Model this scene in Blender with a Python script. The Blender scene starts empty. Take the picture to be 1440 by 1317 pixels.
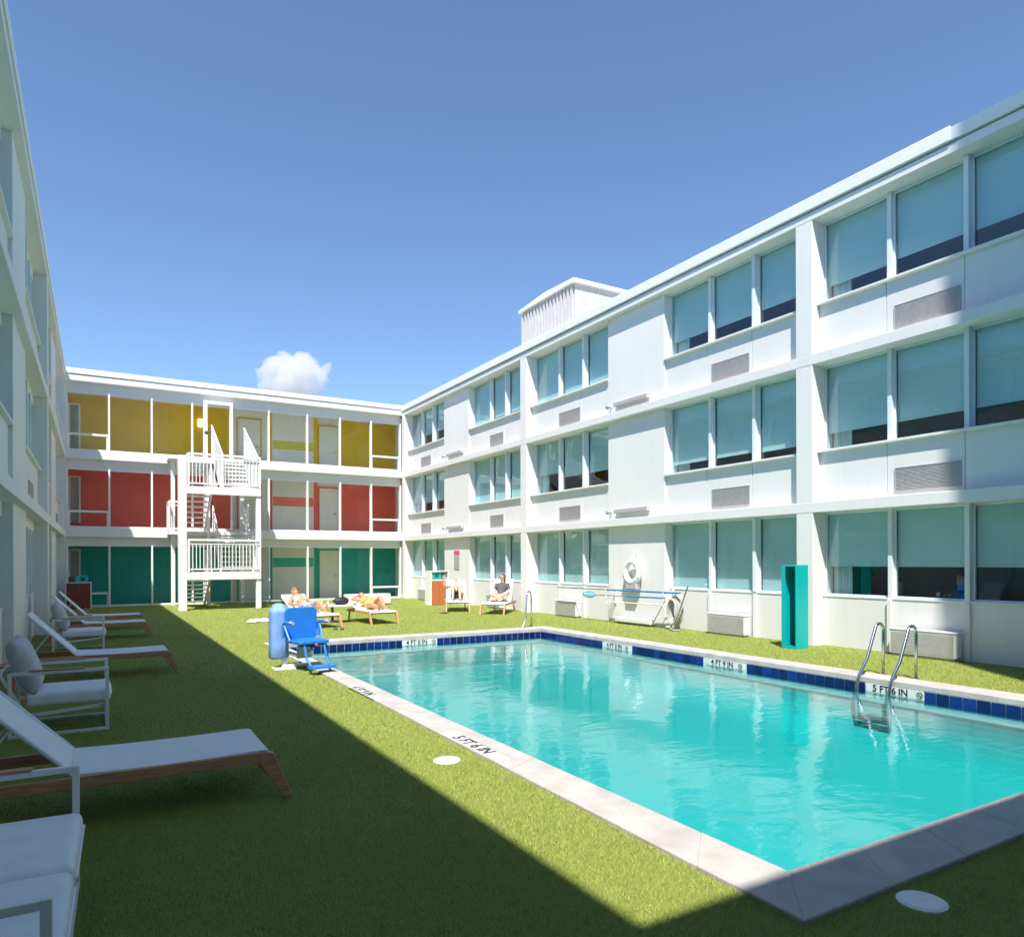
import bpy, bmesh, math, random
import numpy as np
from mathutils import Vector, Matrix, Euler
random.seed(7); rng = np.random.default_rng(7)
S = bpy.context.scene; C = S.collection
R = math.radians
# ------------------------------------------------------------------ camera
F_PX, VH, YAW, ROLL, EYE = 993.3, 788.5, 30.438, -0.172, 1.65
cd = bpy.data.cameras.new('camera'); cam = bpy.data.objects.new('camera', cd); C.objects.link(cam)
cd.sensor_width = 36; cd.lens = F_PX/1440*36; cd.shift_x = 0; cd.shift_y = (VH-658.5)/1440
cd.clip_start = .05; cd.clip_end = 5000
cam.location = (0, 0, EYE)
cam.rotation_euler = (Matrix.Rotation(-R(YAW), 3, 'Z') @ Matrix.Rotation(R(90), 3, 'X') @ Matrix.Rotation(R(-ROLL)*-1, 3, 'Z')).to_euler()
S.camera = cam
# ------------------------------------------------------------------ sky, sun, exposure
TX, TY = 0.356, 0.482
W = bpy.data.worlds.new('World'); S.world = W; W.use_nodes = True
nt = W.node_tree; bg = nt.nodes['Background']
sky = nt.nodes.new('ShaderNodeTexSky'); sky.sky_type = 'NISHITA'; sky.sun_disc = False
sky.sun_elevation = math.atan(1/math.hypot(TX, TY)); sky.sun_rotation = math.atan2(-TX, -TY)
sky.altitude = 0; sky.air_density = 1.0; sky.dust_density = 0.0; sky.ozone_density = 6.0
nt.links.new(sky.outputs[0], bg.inputs[0]); bg.inputs[1].default_value = 0.112
sl = bpy.data.lights.new('sun', 'SUN'); sl.energy = 4.6; sl.angle = R(0.5); sl.color = (1, .95, .885)
sun = bpy.data.objects.new('sun', sl); C.objects.link(sun)
sun.rotation_euler = Vector((-TX, -TY, 1)).to_track_quat('Z', 'Y').to_euler(); sun.location = (-5, -7, 20)
S.view_settings.view_transform = 'Standard'; S.view_settings.look = 'None'
S.view_settings.gamma = 1; S.view_settings.exposure = 0.80
S.cycles.max_bounces = 10; S.cycles.diffuse_bounces = 4; S.cycles.transparent_max_bounces = 24
S.cycles.volume_bounces = 6; S.cycles.sample_clamp_indirect = 6
try: S.cycles.use_denoising = True
except Exception: pass
# ------------------------------------------------------------------ materials
MT = {}
def nodes(name):
    m = bpy.data.materials.new(name); m.use_nodes = True; n = m.node_tree
    return m, n, n.nodes['Principled BSDF']
def mat(name, col, rough=.5, metal=0, var=.06, scale=6., bump=0., bscale=60., spec=None, stretch=None, sss=0):
    m, n, p = nodes(name)
    tc = n.nodes.new('ShaderNodeTexCoord'); mp = n.nodes.new('ShaderNodeMapping')
    n.links.new(tc.outputs['Object'], mp.inputs[0])
    if stretch: mp.inputs['Scale'].default_value = stretch
    no = n.nodes.new('ShaderNodeTexNoise'); no.inputs['Scale'].default_value = scale; no.inputs['Detail'].default_value = 6
    n.links.new(mp.outputs[0], no.inputs['Vector'])
    r = n.nodes.new('ShaderNodeValToRGB'); e = r.color_ramp.elements
    e[0].position = .3; e[1].position = .7
    e[0].color = (*[c*(1-var) for c in col], 1); e[1].color = (*[min(1, c*(1+var)) for c in col], 1)
    n.links.new(no.outputs['Fac'], r.inputs[0]); n.links.new(r.outputs[0], p.inputs['Base Color'])
    p.inputs['Roughness'].default_value = rough; p.inputs['Metallic'].default_value = metal
    if spec is not None: p.inputs['Specular IOR Level'].default_value = spec
    if bump:
        nb = n.nodes.new('ShaderNodeTexNoise'); nb.inputs['Scale'].default_value = bscale; nb.inputs['Detail'].default_value = 4
        n.links.new(mp.outputs[0], nb.inputs['Vector'])
        b = n.nodes.new('ShaderNodeBump'); b.inputs['Strength'].default_value = bump; b.inputs['Distance'].default_value = .01
        n.links.new(nb.outputs['Fac'], b.inputs['Height']); n.links.new(b.outputs[0], p.inputs['Normal'])
    MT[name] = m; return m
def wall_mat(name, col):
    # painted render: broad patchiness, fine grain, faint vertical weather streaks
    m, n, p = nodes(name); tc = n.nodes.new('ShaderNodeTexCoord')
    a = n.nodes.new('ShaderNodeTexNoise'); a.inputs['Scale'].default_value = .9; a.inputs['Detail'].default_value = 8
    n.links.new(tc.outputs['Object'], a.inputs['Vector'])
    mp = n.nodes.new('ShaderNodeMapping'); mp.inputs['Scale'].default_value = (7, 7, .25); n.links.new(tc.outputs['Object'], mp.inputs[0])
    st = n.nodes.new('ShaderNodeTexNoise'); st.inputs['Scale'].default_value = 1.6; st.inputs['Detail'].default_value = 5
    n.links.new(mp.outputs[0], st.inputs['Vector'])
    mu = n.nodes.new('ShaderNodeMath'); mu.operation = 'MULTIPLY'; n.links.new(a.outputs['Fac'], mu.inputs[0]); n.links.new(st.outputs['Fac'], mu.inputs[1])
    r = n.nodes.new('ShaderNodeValToRGB'); e = r.color_ramp.elements
    e[0].position = .14; e[1].position = .30
    e[0].color = (*[c*.965 for c in col], 1); e[1].color = (*col, 1)
    n.links.new(mu.outputs[0], r.inputs[0]); n.links.new(r.outputs[0], p.inputs['Base Color'])
    g = n.nodes.new('ShaderNodeTexNoise'); g.inputs['Scale'].default_value = 55; g.inputs['Detail'].default_value = 4
    n.links.new(tc.outputs['Object'], g.inputs['Vector'])
    b = n.nodes.new('ShaderNodeBump'); b.inputs['Strength'].default_value = .22; b.inputs['Distance'].default_value = .006
    n.links.new(g.outputs['Fac'], b.inputs['Height']); n.links.new(b.outputs[0], p.inputs['Normal'])
    p.inputs['Roughness'].default_value = .62; MT[name] = m; return m
def schlick(n, f0, normal):
    # reflectance that is the same from either side of a single sheet
    lw = n.nodes.new('ShaderNodeLayerWeight'); lw.inputs[0].default_value = .5
    if normal: n.links.new(normal, lw.inputs['Normal'])
    p = n.nodes.new('ShaderNodeMath'); p.operation = 'POWER'; n.links.new(lw.outputs['Facing'], p.inputs[0]); p.inputs[1].default_value = 5
    q = n.nodes.new('ShaderNodeMath'); q.operation = 'MULTIPLY_ADD'; n.links.new(p.outputs[0], q.inputs[0]); q.inputs[1].default_value = 1-f0; q.inputs[2].default_value = f0; q.use_clamp = True
    return q.outputs[0]
def glass_mat(name, tint, ior=1.55, bump=.0, boost=1.0):
    m = bpy.data.materials.new(name); m.use_nodes = True; n = m.node_tree; n.nodes.clear()
    o = n.nodes.new('ShaderNodeOutputMaterial'); mx = n.nodes.new('ShaderNodeMixShader')
    t = n.nodes.new('ShaderNodeBsdfTransparent'); t.inputs[0].default_value = (*tint, 1)
    g = n.nodes.new('ShaderNodeBsdfGlossy'); g.inputs['Roughness'].default_value = .015; g.inputs[0].default_value = (.9, .97, 1, 1)
    n.links.new(schlick(n, .045*boost, None), mx.inputs[0])
    n.links.new(t.outputs[0], mx.inputs[1]); n.links.new(g.outputs[0], mx.inputs[2]); n.links.new(mx.outputs[0], o.inputs[0])
    if bump:
        tc = n.nodes.new('ShaderNodeTexCoord'); no = n.nodes.new('ShaderNodeTexNoise'); no.inputs['Scale'].default_value = 1.3; no.inputs['Detail'].default_value = 2
        n.links.new(tc.outputs['Object'], no.inputs['Vector'])
        b = n.nodes.new('ShaderNodeBump'); b.inputs['Strength'].default_value = bump; b.inputs['Distance'].default_value = .02
        n.links.new(no.outputs['Fac'], b.inputs['Height']); n.links.new(b.outputs[0], g.inputs['Normal']); 
    MT[name] = m; return m
wall_mat('white_wall', (.78, .765, .748)); wall_mat('panel_white', (.75, .738, .728)); wall_mat('soffit_white', (.74, .76, .74))
mat('trim_white', (.82, .82, .81), .4, var=.02)
mat('metal_white', (.80, .79, .79), .38, var=.05, scale=9, bump=.1)
mat('frame_white', (.72, .77, .80), .35, var=.03)
mat('grille_grey', (.47, .445, .445), .5, var=.08, scale=12)
mat('blind', (.62, .69, .67), .8, var=.03, scale=2); mat('curtain', (.62, .68, .66), .8, var=.06, scale=5)
mat('interior', (.05, .09, .15), .8, var=.3, scale=1.5); mat('interior_floor', (.10, .09, .08), .7, var=.3)  # blue of the sky reflected in the panes put into interior
mat('corridor_ceiling', (.78, .78, .76), .7)
mat('yellow_paint', (.72, .47, .010), .5, var=.05, scale=1.5); mat('red_paint', (.82, .12, .075), .5, var=.05, scale=1.5)
mat('teal_paint', (.0, .36, .32), .5, var=.06, scale=1.5)
mat('olive_paint', (.66, .62, .10), .5); mat('orange_paint', (.85, .20, .10), .5); mat('green_paint', (.03, .46, .36), .5)
mat('corridor_grey', (.78, .78, .74), .55, var=.03); mat('carpet', (.5, .46, .42), .9, var=.2, scale=20)
glass_mat('window_glass', (.74, .91, .93), 1.55, .2, 2.2); glass_mat('corridor_glass', (.95, .97, .95), 1.5, .12, .55)
mat('teak', (.50, .25, .14), .5, var=.28, scale=9, bump=.15, bscale=40, stretch=(1, 9, 9))
mat('teak_pale', (.58, .30, .14), .5, var=.2, scale=9, stretch=(1, 9, 9))
mat('wood_red', (.22, .045, .028), .45, var=.25, scale=7, stretch=(8, 8, .6)); mat('wood_orange', (.50, .14, .045), .45, var=.22, scale=7, stretch=(8, 8, .6)); 
mat('sling', (.86, .87, .88), .7, var=.03, bump=.5, bscale=260); mat('powder_white', (.78, .79, .80), .35, var=.03)
mat('cushion', (.82, .82, .85), .85, var=.05, scale=8, bump=.55, bscale=9); mat('cushion_back', (.52, .52, .54), .9, var=.08, scale=12, bump=.7, bscale=10)
mat('coping', (.43, .395, .37), .8, var=.15, scale=4, bump=.5, bscale=45)
mat('grout', (.60, .63, .62), .8); mat('plaster', (.35, .41, .415), .7, var=.06, scale=.8)
mat('steel', (.62, .62, .64), .16, metal=1, var=.03)
mat('teal_box', (.0, .42, .42), .4, var=.04); mat('teal_dark', (.0, .16, .18), .5)
mat('lift_blue', (.02, .20, .62), .38, var=.08); mat('lift_cover', (.20, .37, .72), .6, var=.16, scale=5, bump=.5, bscale=9)
mat('pole_blue', (.01, .19, .45), .3); mat('net_blue', (.18, .62, .78), .5); mat('ring_white', (.85, .85, .85), .35)
mat('black', (.015, .014, .02), .6, var=.2); mat('dark_grey', (.08, .08, .09), .6); mat('sign_grey', (.36, .37, .38), .5)
mat('pink_red', (.75, .08, .16), .5); mat('sign_teal', (.0, .50, .50), .4); mat('lid', (.78, .76, .75), .6, var=.05, bump=.2)
mat('towel', (.85, .83, .82), .9, var=.04, bump=.6, bscale=90); mat('hose', (.42, .42, .40), .6, var=.15); mat('stone_white', (.70, .69, .68), .7, var=.05, bump=.3)
mat('skin_fair', (.72, .40, .29), .5, var=.08, scale=14); mat('skin_tan', (.62, .28, .15), .5, var=.08, scale=14)
mat('hair_red', (.20, .045, .02), .6, var=.3, scale=60); mat('hair_brown', (.09, .035, .02), .6, var=.3, scale=60)
mat('cloth_grey', (.09, .09, .10), .85, var=.15, scale=12); mat('cloth_dark', (.03, .025, .045), .85); mat('cloth_yellow', (.65, .45, .08), .8)
mat('cloth_white', (.80, .79, .76), .85, var=.04); mat('cloth_pink', (.70, .28, .28), .8); mat('cloth_print', (.02, .10, .13), .8, var=.9, scale=25)
mat('cloth_blue', (.25, .38, .62), .8); mat('shed_metal', (.58, .575, .58), .5, var=.06, scale=5); mat('roofing', (.55, .55, .54), .9, var=.1); mat('box_brown', (.40, .20, .10), .7)
mat('tower_wall', (.42, .43, .44), .7, var=.05); mat('marker_tile', (.62, .63, .61), .35, var=.02); mat('ink', (.02, .02, .025), .5)
mat('grout_dark', (.44, .42, .40), .9)
def tile_mat():
    m, n, p = nodes('tile_blue'); g = n.nodes.new('ShaderNodeNewGeometry'); r = n.nodes.new('ShaderNodeValToRGB')
    r.color_ramp.elements[0].color = (.004, .012, .075, 1); r.color_ramp.elements[1].color = (.008, .032, .19, 1)
    n.links.new(g.outputs['Random Per Island'], r.inputs[0]); n.links.new(r.outputs[0], p.inputs['Base Color'])
    p.inputs['Roughness'].default_value = .12; MT['tile_blue'] = m
tile_mat()
def lamp_mat():
    m, n, p = nodes('lamp_glow'); p.inputs['Emission Color'].default_value = (1, .72, .25, 1); p.inputs['Emission Strength'].default_value = 2.2; MT['lamp_glow'] = m
lamp_mat()
def turf_mats():
    for nm, isl in (('turf', False), ('turf_blades', True)):
        m, n, p = nodes(nm); tc = n.nodes.new('ShaderNodeTexCoord')
        a = n.nodes.new('ShaderNodeTexNoise'); a.inputs['Scale'].default_value = .75; a.inputs['Detail'].default_value = 5; n.links.new(tc.outputs['Object'], a.inputs['Vector'])
        b = n.nodes.new('ShaderNodeTexNoise'); b.inputs['Scale'].default_value = 9; b.inputs['Detail'].default_value = 8; b.inputs['Roughness'].default_value = .75
        n.links.new(tc.outputs['Object'], b.inputs['Vector'])
        c = n.nodes.new('ShaderNodeTexNoise'); c.inputs['Scale'].default_value = 120; c.inputs['Detail'].default_value = 3; n.links.new(tc.outputs['Object'], c.inputs['Vector'])
        def add(x, y, k):
            q = n.nodes.new('ShaderNodeMath'); q.operation = 'MULTIPLY_ADD'; n.links.new(y, q.inputs[0]); q.inputs[1].default_value = k
            n.links.new(x, q.inputs[2]) if x else None
            return q.outputs[0]
        mp = n.nodes.new('ShaderNodeMapping'); mp.inputs['Scale'].default_value = (2.6, .5, 1); mp.inputs['Rotation'].default_value = (0, 0, R(-14)); n.links.new(tc.outputs['Object'], mp.inputs[0])
        d = n.nodes.new('ShaderNodeTexNoise'); d.inputs['Scale'].default_value = 1.1; d.inputs['Detail'].default_value = 6; d.inputs['Distortion'].default_value = 1.2; n.links.new(mp.outputs[0], d.inputs['Vector'])
        v = add(None, a.outputs['Fac'], .42); v = add(v, b.outputs['Fac'], .24); v = add(v, d.outputs['Fac'], .24)
        if isl:
            g = n.nodes.new('ShaderNodeNewGeometry'); v = add(v, g.outputs['Random Per Island'], .30)
        else: v = add(v, c.outputs['Fac'], .30)
        r = n.nodes.new('ShaderNodeValToRGB'); e = r.color_ramp.elements
        q = 1.0 if isl else .66  # ground sheet darkened, self-shadow of the blades put into its colour
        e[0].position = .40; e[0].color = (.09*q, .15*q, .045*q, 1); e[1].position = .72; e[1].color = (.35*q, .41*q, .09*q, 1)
        k = e.new(.56); k.color = (.20*q, .262*q, .058*q, 1)
        n.links.new(v, r.inputs[0]); n.links.new(r.outputs[0], p.inputs['Base Color'])
        p.inputs['Roughness'].default_value = .75; p.inputs['Specular IOR Level'].default_value = .25
        if not isl:
            bu = n.nodes.new('ShaderNodeBump'); bu.inputs['Strength'].default_value = .8; bu.inputs['Distance'].default_value = .02
            n.links.new(c.outputs['Fac'], bu.inputs['Height']); n.links.new(bu.outputs[0], p.inputs['Normal'])
        MT[nm] = m
turf_mats()
def water_mats():
    m = bpy.data.materials.new('water_top'); m.use_nodes = True; n = m.node_tree; n.nodes.clear()
    o = n.nodes.new('ShaderNodeOutputMaterial'); mx = n.nodes.new('ShaderNodeMixShader')
    t = n.nodes.new('ShaderNodeBsdfTransparent'); g = n.nodes.new('ShaderNodeBsdfGlossy'); g.inputs['Roughness'].default_value = .03
    tc = n.nodes.new('ShaderNodeTexCoord'); mp = n.nodes.new('ShaderNodeMapping'); mp.inputs['Rotation'].default_value = (0, 0, R(25)); mp.inputs['Scale'].default_value = (1.0, 1.5, 1)
    n.links.new(tc.outputs['Object'], mp.inputs[0])
    hs = None
    for sc, k, d in ((1.1, 1.0, 2), (3.6, .42, 3), (10., .13, 3)):
        no = n.nodes.new('ShaderNodeTexNoise'); no.inputs['Scale'].default_value = sc; no.inputs['Detail'].default_value = d; no.inputs['Distortion'].default_value = .6
        n.links.new(mp.outputs[0], no.inputs['Vector'])
        q = n.nodes.new('ShaderNodeMath'); q.operation = 'MULTIPLY_ADD'; n.links.new(no.outputs['Fac'], q.inputs[0]); q.inputs[1].default_value = k
        if hs: n.links.new(hs, q.inputs[2])
        else: q.inputs[2].default_value = 0
        hs = q.outputs[0]
    # calm and ruffled patches
    pa = n.nodes.new('ShaderNodeTexNoise'); pa.inputs['Scale'].default_value = .45; n.links.new(tc.outputs['Object'], pa.inputs['Vector'])
    rr = n.nodes.new('ShaderNodeMapRange'); rr.inputs[1].default_value = .35; rr.inputs[2].default_value = .65; rr.inputs[3].default_value = .35; rr.inputs[4].default_value = 1.0
    n.links.new(pa.outputs['Fac'], rr.inputs[0])
    b = n.nodes.new('ShaderNodeBump'); b.inputs['Distance'].default_value = .011
    n.links.new(rr.outputs[0], b.inputs['Strength']); n.links.new(hs, b.inputs['Height'])
    n.links.new(b.outputs[0], g.inputs['Normal'])
    n.links.new(schlick(n, .032, b.outputs[0]), mx.inputs[0]); n.links.new(t.outputs[0], mx.inputs[1]); n.links.new(g.outputs[0], mx.inputs[2]); n.links.new(mx.outputs[0], o.inputs[0])
    va = n.nodes.new('ShaderNodeVolumeAbsorption'); va.inputs[0].default_value = (.02, .925, .917, 1); va.inputs[1].default_value = 1.0
    n.links.new(va.outputs[0], o.inputs['Volume']); MT['water_top'] = m
    m2 = bpy.data.materials.new('water_side'); m2.use_nodes = True; n = m2.node_tree; n.nodes.clear()
    o = n.nodes.new('ShaderNodeOutputMaterial'); t = n.nodes.new('ShaderNodeBsdfTransparent'); n.links.new(t.outputs[0], o.inputs[0])
    va = n.nodes.new('ShaderNodeVolumeAbsorption'); va.inputs[0].default_value = (.02, .925, .917, 1); va.inputs[1].default_value = 1.0
    n.links.new(va.outputs[0], o.inputs['Volume']); MT['water_side'] = m2
water_mats()
# ------------------------------------------------------------------ helpers
def wpos(o):
    v = Vector((0, 0, 0))
    while o: v += o.location; o = o.parent
    return v
class MB:
    def __init__(s): s.bm = bmesh.new()
    def box(s, x0, x1, y0, y1, z0, z1, M=None):
        x0, x1 = min(x0, x1), max(x0, x1); y0, y1 = min(y0, y1), max(y0, y1); z0, z1 = min(z0, z1), max(z0, z1)
        v = [s.bm.verts.new((M @ Vector(p)) if M else p) for p in ((x0,y0,z0),(x1,y0,z0),(x1,y1,z0),(x0,y1,z0),(x0,y0,z1),(x1,y0,z1),(x1,y1,z1),(x0,y1,z1))]
        for f in ((0,3,2,1),(4,5,6,7),(0,1,5,4),(1,2,6,5),(2,3,7,6),(3,0,4,7)): s.bm.faces.new([v[i] for i in f])
        return s
    def quad(s, *p): s.bm.faces.new([s.bm.verts.new(q) for q in p]); return s
    def prism(s, poly, a, b, ax='y', M=None):
        def P(u, v, w): p = {'y': (u, w, v), 'x': (w, u, v), 'z': (u, v, w)}[ax]; return (M @ Vector(p)) if M else p
        A = [s.bm.verts.new(P(u, v, a)) for u, v in poly]; B = [s.bm.verts.new(P(u, v, b)) for u, v in poly]
        n = len(poly); s.bm.faces.new(A); s.bm.faces.new(B[::-1])
        for i in range(n): s.bm.faces.new((A[i], B[i], B[(i+1) % n], A[(i+1) % n]))
        return s
    def tube(s, pts, r, seg=8, closed=False, cap=True):
        pts = [Vector(p) for p in pts]; n = len(pts); rs = r if isinstance(r, (list, tuple)) else [r]*n
        rings = []; prev = None
        for i in range(n):
            a = pts[(i-1) % n] if (closed or i > 0) else pts[i]; b = pts[(i+1) % n] if (closed or i < n-1) else pts[i]
            t = (b-a).normalized()
            if prev is None:
                u = t.orthogonal().normalized()
            else:
                u = prev - t*prev.dot(t); u = u.normalized() if u.length > 1e-6 else t.orthogonal().normalized()
            prev = u; w = t.cross(u)
            rings.append([s.bm.verts.new(pts[i] + (u*math.cos(2*math.pi*k/seg)+w*math.sin(2*math.pi*k/seg))*rs[i]) for k in range(seg)])
        m = n if closed else n-1
        for i in range(m):
            A, B = rings[i], rings[(i+1) % n]
            for k in range(seg): s.bm.faces.new((A[k], A[(k+1) % seg], B[(k+1) % seg], B[k]))
        if not closed and cap: s.bm.faces.new(rings[0][::-1]); s.bm.faces.new(rings[-1])
        return s
    def bar(s, a, b, w, h=None):          # square section bar between two points
        a, b = Vector(a), Vector(b); h = h or w; d = b-a; q = d.to_track_quat('X', 'Z').to_matrix().to_4x4()
        return s.box(0, d.length, -w/2, w/2, -h/2, h/2, Matrix.Translation(a) @ q)
    def ball(s, c, r, seg=16, M=None):
        r = r if isinstance(r, (list, tuple)) else (r, r, r)
        m = Matrix.Translation(c) @ (M or Matrix()) @ Matrix.Diagonal((*r, 1))
        bmesh.ops.create_uvsphere(s.bm, u_segments=seg, v_segments=max(6, seg//2+2), radius=1, matrix=m); return s
    def cap_(s, a, b, ra, rb, n=5):       # tapered capsule
        a, b = Vector(a), Vector(b); s.tube([a.lerp(b, i/n) for i in range(n+1)], [ra+(rb-ra)*i/n for i in range(n+1)], 12)
        s.ball(a, ra, 12); s.ball(b, rb, 12); return s
    def lathe(s, prof, c=(0, 0, 0), seg=24):
        rings = [[s.bm.verts.new((c[0]+r*math.cos(2*math.pi*k/seg), c[1]+r*math.sin(2*math.pi*k/seg), c[2]+z)) for k in range(seg)] for r, z in prof]
        for A, B in zip(rings, rings[1:]):
            for k in range(seg): s.bm.faces.new((A[k], A[(k+1) % seg], B[(k+1) % seg], B[k]))
        s.bm.faces.new(rings[0][::-1]); s.bm.faces.new(rings[-1]); return s
    def build(s, name, m, parent=None, world=False, smooth=False, bevel=0, xf=None):
        if xf is not None: s.bm.transform(xf)
        bmesh.ops.recalc_face_normals(s.bm, faces=s.bm.faces)
        me = bpy.data.meshes.new(name); s.bm.to_mesh(me); s.bm.free()
        for mm in (m if isinstance(m, (list, tuple)) else [m]): me.materials.append(MT[mm])
        if smooth: me.polygons.foreach_set('use_smooth', [True]*len(me.polygons))
        o = bpy.data.objects.new(name, me); C.objects.link(o)
        if parent:
            o.parent = parent
            if world: o.location = -wpos(parent)
        if bevel:
            b = o.modifiers.new('bevel', 'BEVEL'); b.width = bevel; b.segments = 2; b.limit_method = 'ANGLE'; b.angle_limit = R(40)
        return o
def thing(name, label, cat, loc=(0, 0, 0), rz=0, group=None):
    o = bpy.data.objects.new(name, None); C.objects.link(o); o.location = loc; o.rotation_euler = (0, 0, rz); o.empty_display_size = .2
    o['label'] = label; o['category'] = cat
    if group: o['group'] = group
    return o
def tag(o, label=None, cat=None, group=None, kind=None):
    for k, v in (('label', label), ('category', cat), ('group', group), ('kind', kind)):
        if v: o[k] = v
    return o
def copy_tree(o, parent=None):
    kids = [c for c in bpy.data.objects if c.parent == o]
    c = o.copy(); C.objects.link(c); c.parent = parent
    for k in kids: copy_tree(k, c)
    return c
def dup(o, label, loc, rz=None, group=None):
    c = copy_tree(o); c.location = loc; c['label'] = label
    if rz is not None: c.rotation_euler = (0, 0, rz)
    if group: c['group'] = group
    return c
def text(body, size, M, name, m, parent, world=True):
    cu = bpy.data.curves.new('t', 'FONT'); cu.body = body; cu.size = size; cu.extrude = .001; cu.align_x = 'CENTER'; cu.align_y = 'CENTER'; cu.offset = size*.022
    o = bpy.data.objects.new('t', cu); C.objects.link(o)
    dg = bpy.context.evaluated_depsgraph_get(); me = bpy.data.meshes.new_from_object(o.evaluated_get(dg))
    bpy.data.objects.remove(o); me.transform(M); me.materials.clear(); me.materials.append(MT[m])
    t = bpy.data.objects.new(name, me); C.objects.link(t); t.parent = parent
    if world: t.location = -wpos(parent)
    return t
# ------------------------------------------------------------------ ground, pool
PX0, PX1, PY0, PY1 = 3.115, 9.20, 2.46, 14.30          # inner edge of the coping
CO = [(2.745, 2.08), (9.62, 2.08), (9.62, 14.78), (2.88, 14.78)]      # outer edge of the coping
g = MB(); B = 900
o4 = CO; big = [(-B, -B), (B, -B), (B, B), (-B, B)]
for i in range(4):
    j = (i+1) % 4; g.quad((*big[i], 0), (*big[j], 0), (*o4[j], 0), (*o4[i], 0))
bmesh.ops.remove_doubles(g.bm, verts=g.bm.verts, dist=1e-4)
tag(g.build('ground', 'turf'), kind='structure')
WL = -.15
pool = bpy.data.objects.new('swimming_pool', None); C.objects.link(pool); pool.location = (6.1, 8.4, 0); pool['kind'] = 'structure'
sh = MB(); prof = [(PY0-.02, -.92), (5, -.92), (11.5, -.72), (PY1+.02, -.72)]
ax0, ax1 = PX0-.02, PX1+.02
for (ya, za), (yb, zb) in zip(prof, prof[1:]):
    # walls run into the floor through a wide cove
    cv = [(ax0, -.02, 0)]+[(ax0+.62*(1-math.cos(R(a))), None, a) for a in range(0, 91, 10)]
    secA = [(ax0, -.02)]+[(ax0+.6*(1-math.cos(R(a))), za+.5*(1-math.sin(R(a)))) for a in range(0, 91, 10)]
    secB = [(ax0, -.02)]+[(ax0+.6*(1-math.cos(R(a))), zb+.5*(1-math.sin(R(a)))) for a in range(0, 91, 10)]
    mir = lambda sec: [(ax0+ax1-x, z) for x, z in sec]
    SA, SB = secA+mir(secA)[::-1], secB+mir(secB)[::-1]
    for i in range(len(SA)-1): sh.quad((SA[i][0], ya, SA[i][1]), (SA[i+1][0], ya, SA[i+1][1]), (SB[i+1][0], yb, SB[i+1][1]), (SB[i][0], yb, SB[i][1]))
for y, z in ((PY0-.02, -.92), (PY1+.02, -.72)): sh.quad((ax0, y, z), (ax0, y, -.02), (ax1, y, -.02), (ax1, y, z))
sh.build('basin', 'plaster', pool, True)
cp = MB(); inn = [(PX0, PY0), (PX1, PY0), (PX1, PY1), (PX0, PY1)]
def lerp(a, b, t): return (a[0]+(b[0]-a[0])*t, a[1]+(b[1]-a[1])*t)
for i in range(4):
    j = (i+1) % 4; L = math.dist(inn[i], inn[j]); n = round(L/.61)
    for k in range(n):
        t0, t1 = k/n, (k+1)/n; e = .0022/L
        a0, a1 = lerp(inn[i], inn[j], t0+e), lerp(inn[i], inn[j], t1-e); b0, b1 = lerp(o4[i], o4[j], t0+e), lerp(o4[i], o4[j], t1-e)
        dz = random.uniform(-.0015, .0015)
        cp.prism([a0, a1, b1, b0], -.05, .028+dz, 'z')
c_ = cp.build('coping', 'coping', pool, True, bevel=.008)
gm = MB()
for i in range(4):
    j = (i+1) % 4
    gm.prism([lerp(inn[i], o4[i], .02), lerp(inn[j], o4[j], .02), lerp(inn[j], o4[j], .98), lerp(inn[i], o4[i], .98)], -.045, .0225, 'z')
gm.build('grout_bed', 'grout_dark', pool, True)
# depth markers in the tile line and on the coping
marks = []
def marker_wall(txt, axis, pos, c, w):
    # axis 'x': wall x=PX1 facing -x ; 'y': far wall facing -y
    z0, z1 = -.168, -.052
    p = MB(); n = len(txt.replace(' ', '')) + 1; tw = w/n
    for k in range(n):
        a = c-w/2+k*tw+.003; b = a+tw-.006
        if axis == 'x': p.box(PX1-.012, PX1+.0, a, b, z0, z1)
        else: p.box(a, b, PY1-.012, PY1, z0, z1)
    pl = p.build('depth_marker', 'marker_tile', pool, True)
    if axis == 'x': Rm = Matrix(((0, 0, -1), (-1, 0, 0), (0, 1, 0))).to_4x4(); off = lambda s: Vector((PX1-.0135, c-s, -.108))
    else: Rm = Matrix(((1, 0, 0), (0, 0, -1), (0, 1, 0))).to_4x4(); off = lambda s: Vector((c+s, PY1-.0135, -.108))
    ch = [q for q in txt.replace(' ', '')]
    me = MB()
    t = text(txt, .125, Matrix.Translation(off(-tw*.5)) @ Rm @ Matrix.Diagonal((min(1.0, (w-tw)/(.072*len(txt))), 1, 1, 1)), 'lettering', 'ink', pl)
    t.location = (0, 0, 0)
    r = MB(); cc = w/2-tw/2
    Q = Matrix.Translation(off(cc)) @ Rm
    r.tube([Q @ Vector((.038*math.cos(a*math.pi/8), .038*math.sin(a*math.pi/8), 0)) for a in range(16)], .004, 5, True)
    r.tube([Q @ Vector((-.027, .027, 0)), Q @ Vector((.027, -.027, 0))], .004, 5); r.tube([Q @ Vector((-.02, -.008, 0)), Q @ Vector((.022, .004, 0))], .005, 5)
    rr = r.build('no_diving_symbol', 'ink', pl); marks.append((axis, c, w))
marker_wall('5 FT 6 IN', 'x', None, 5.56, .80); marker_wall('4 FT 9 IN', 'x', None, 8.52, .80); marker_wall('4 FT 0 IN', 'x', None, 11.43, .80)
marker_wall('4 FT 0 IN', 'y', None, 6.05, .80)
tb = MB(); tl = MB()
for x in (PX0-.018, PX1+.003): tb.box(x, x+.015, PY0-.01, PY1+.01, -.30, -.05)
for y in (PY0-.018, PY1+.003): tb.box(PX0, PX1, y, y+.015, -.30, -.05)
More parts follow.
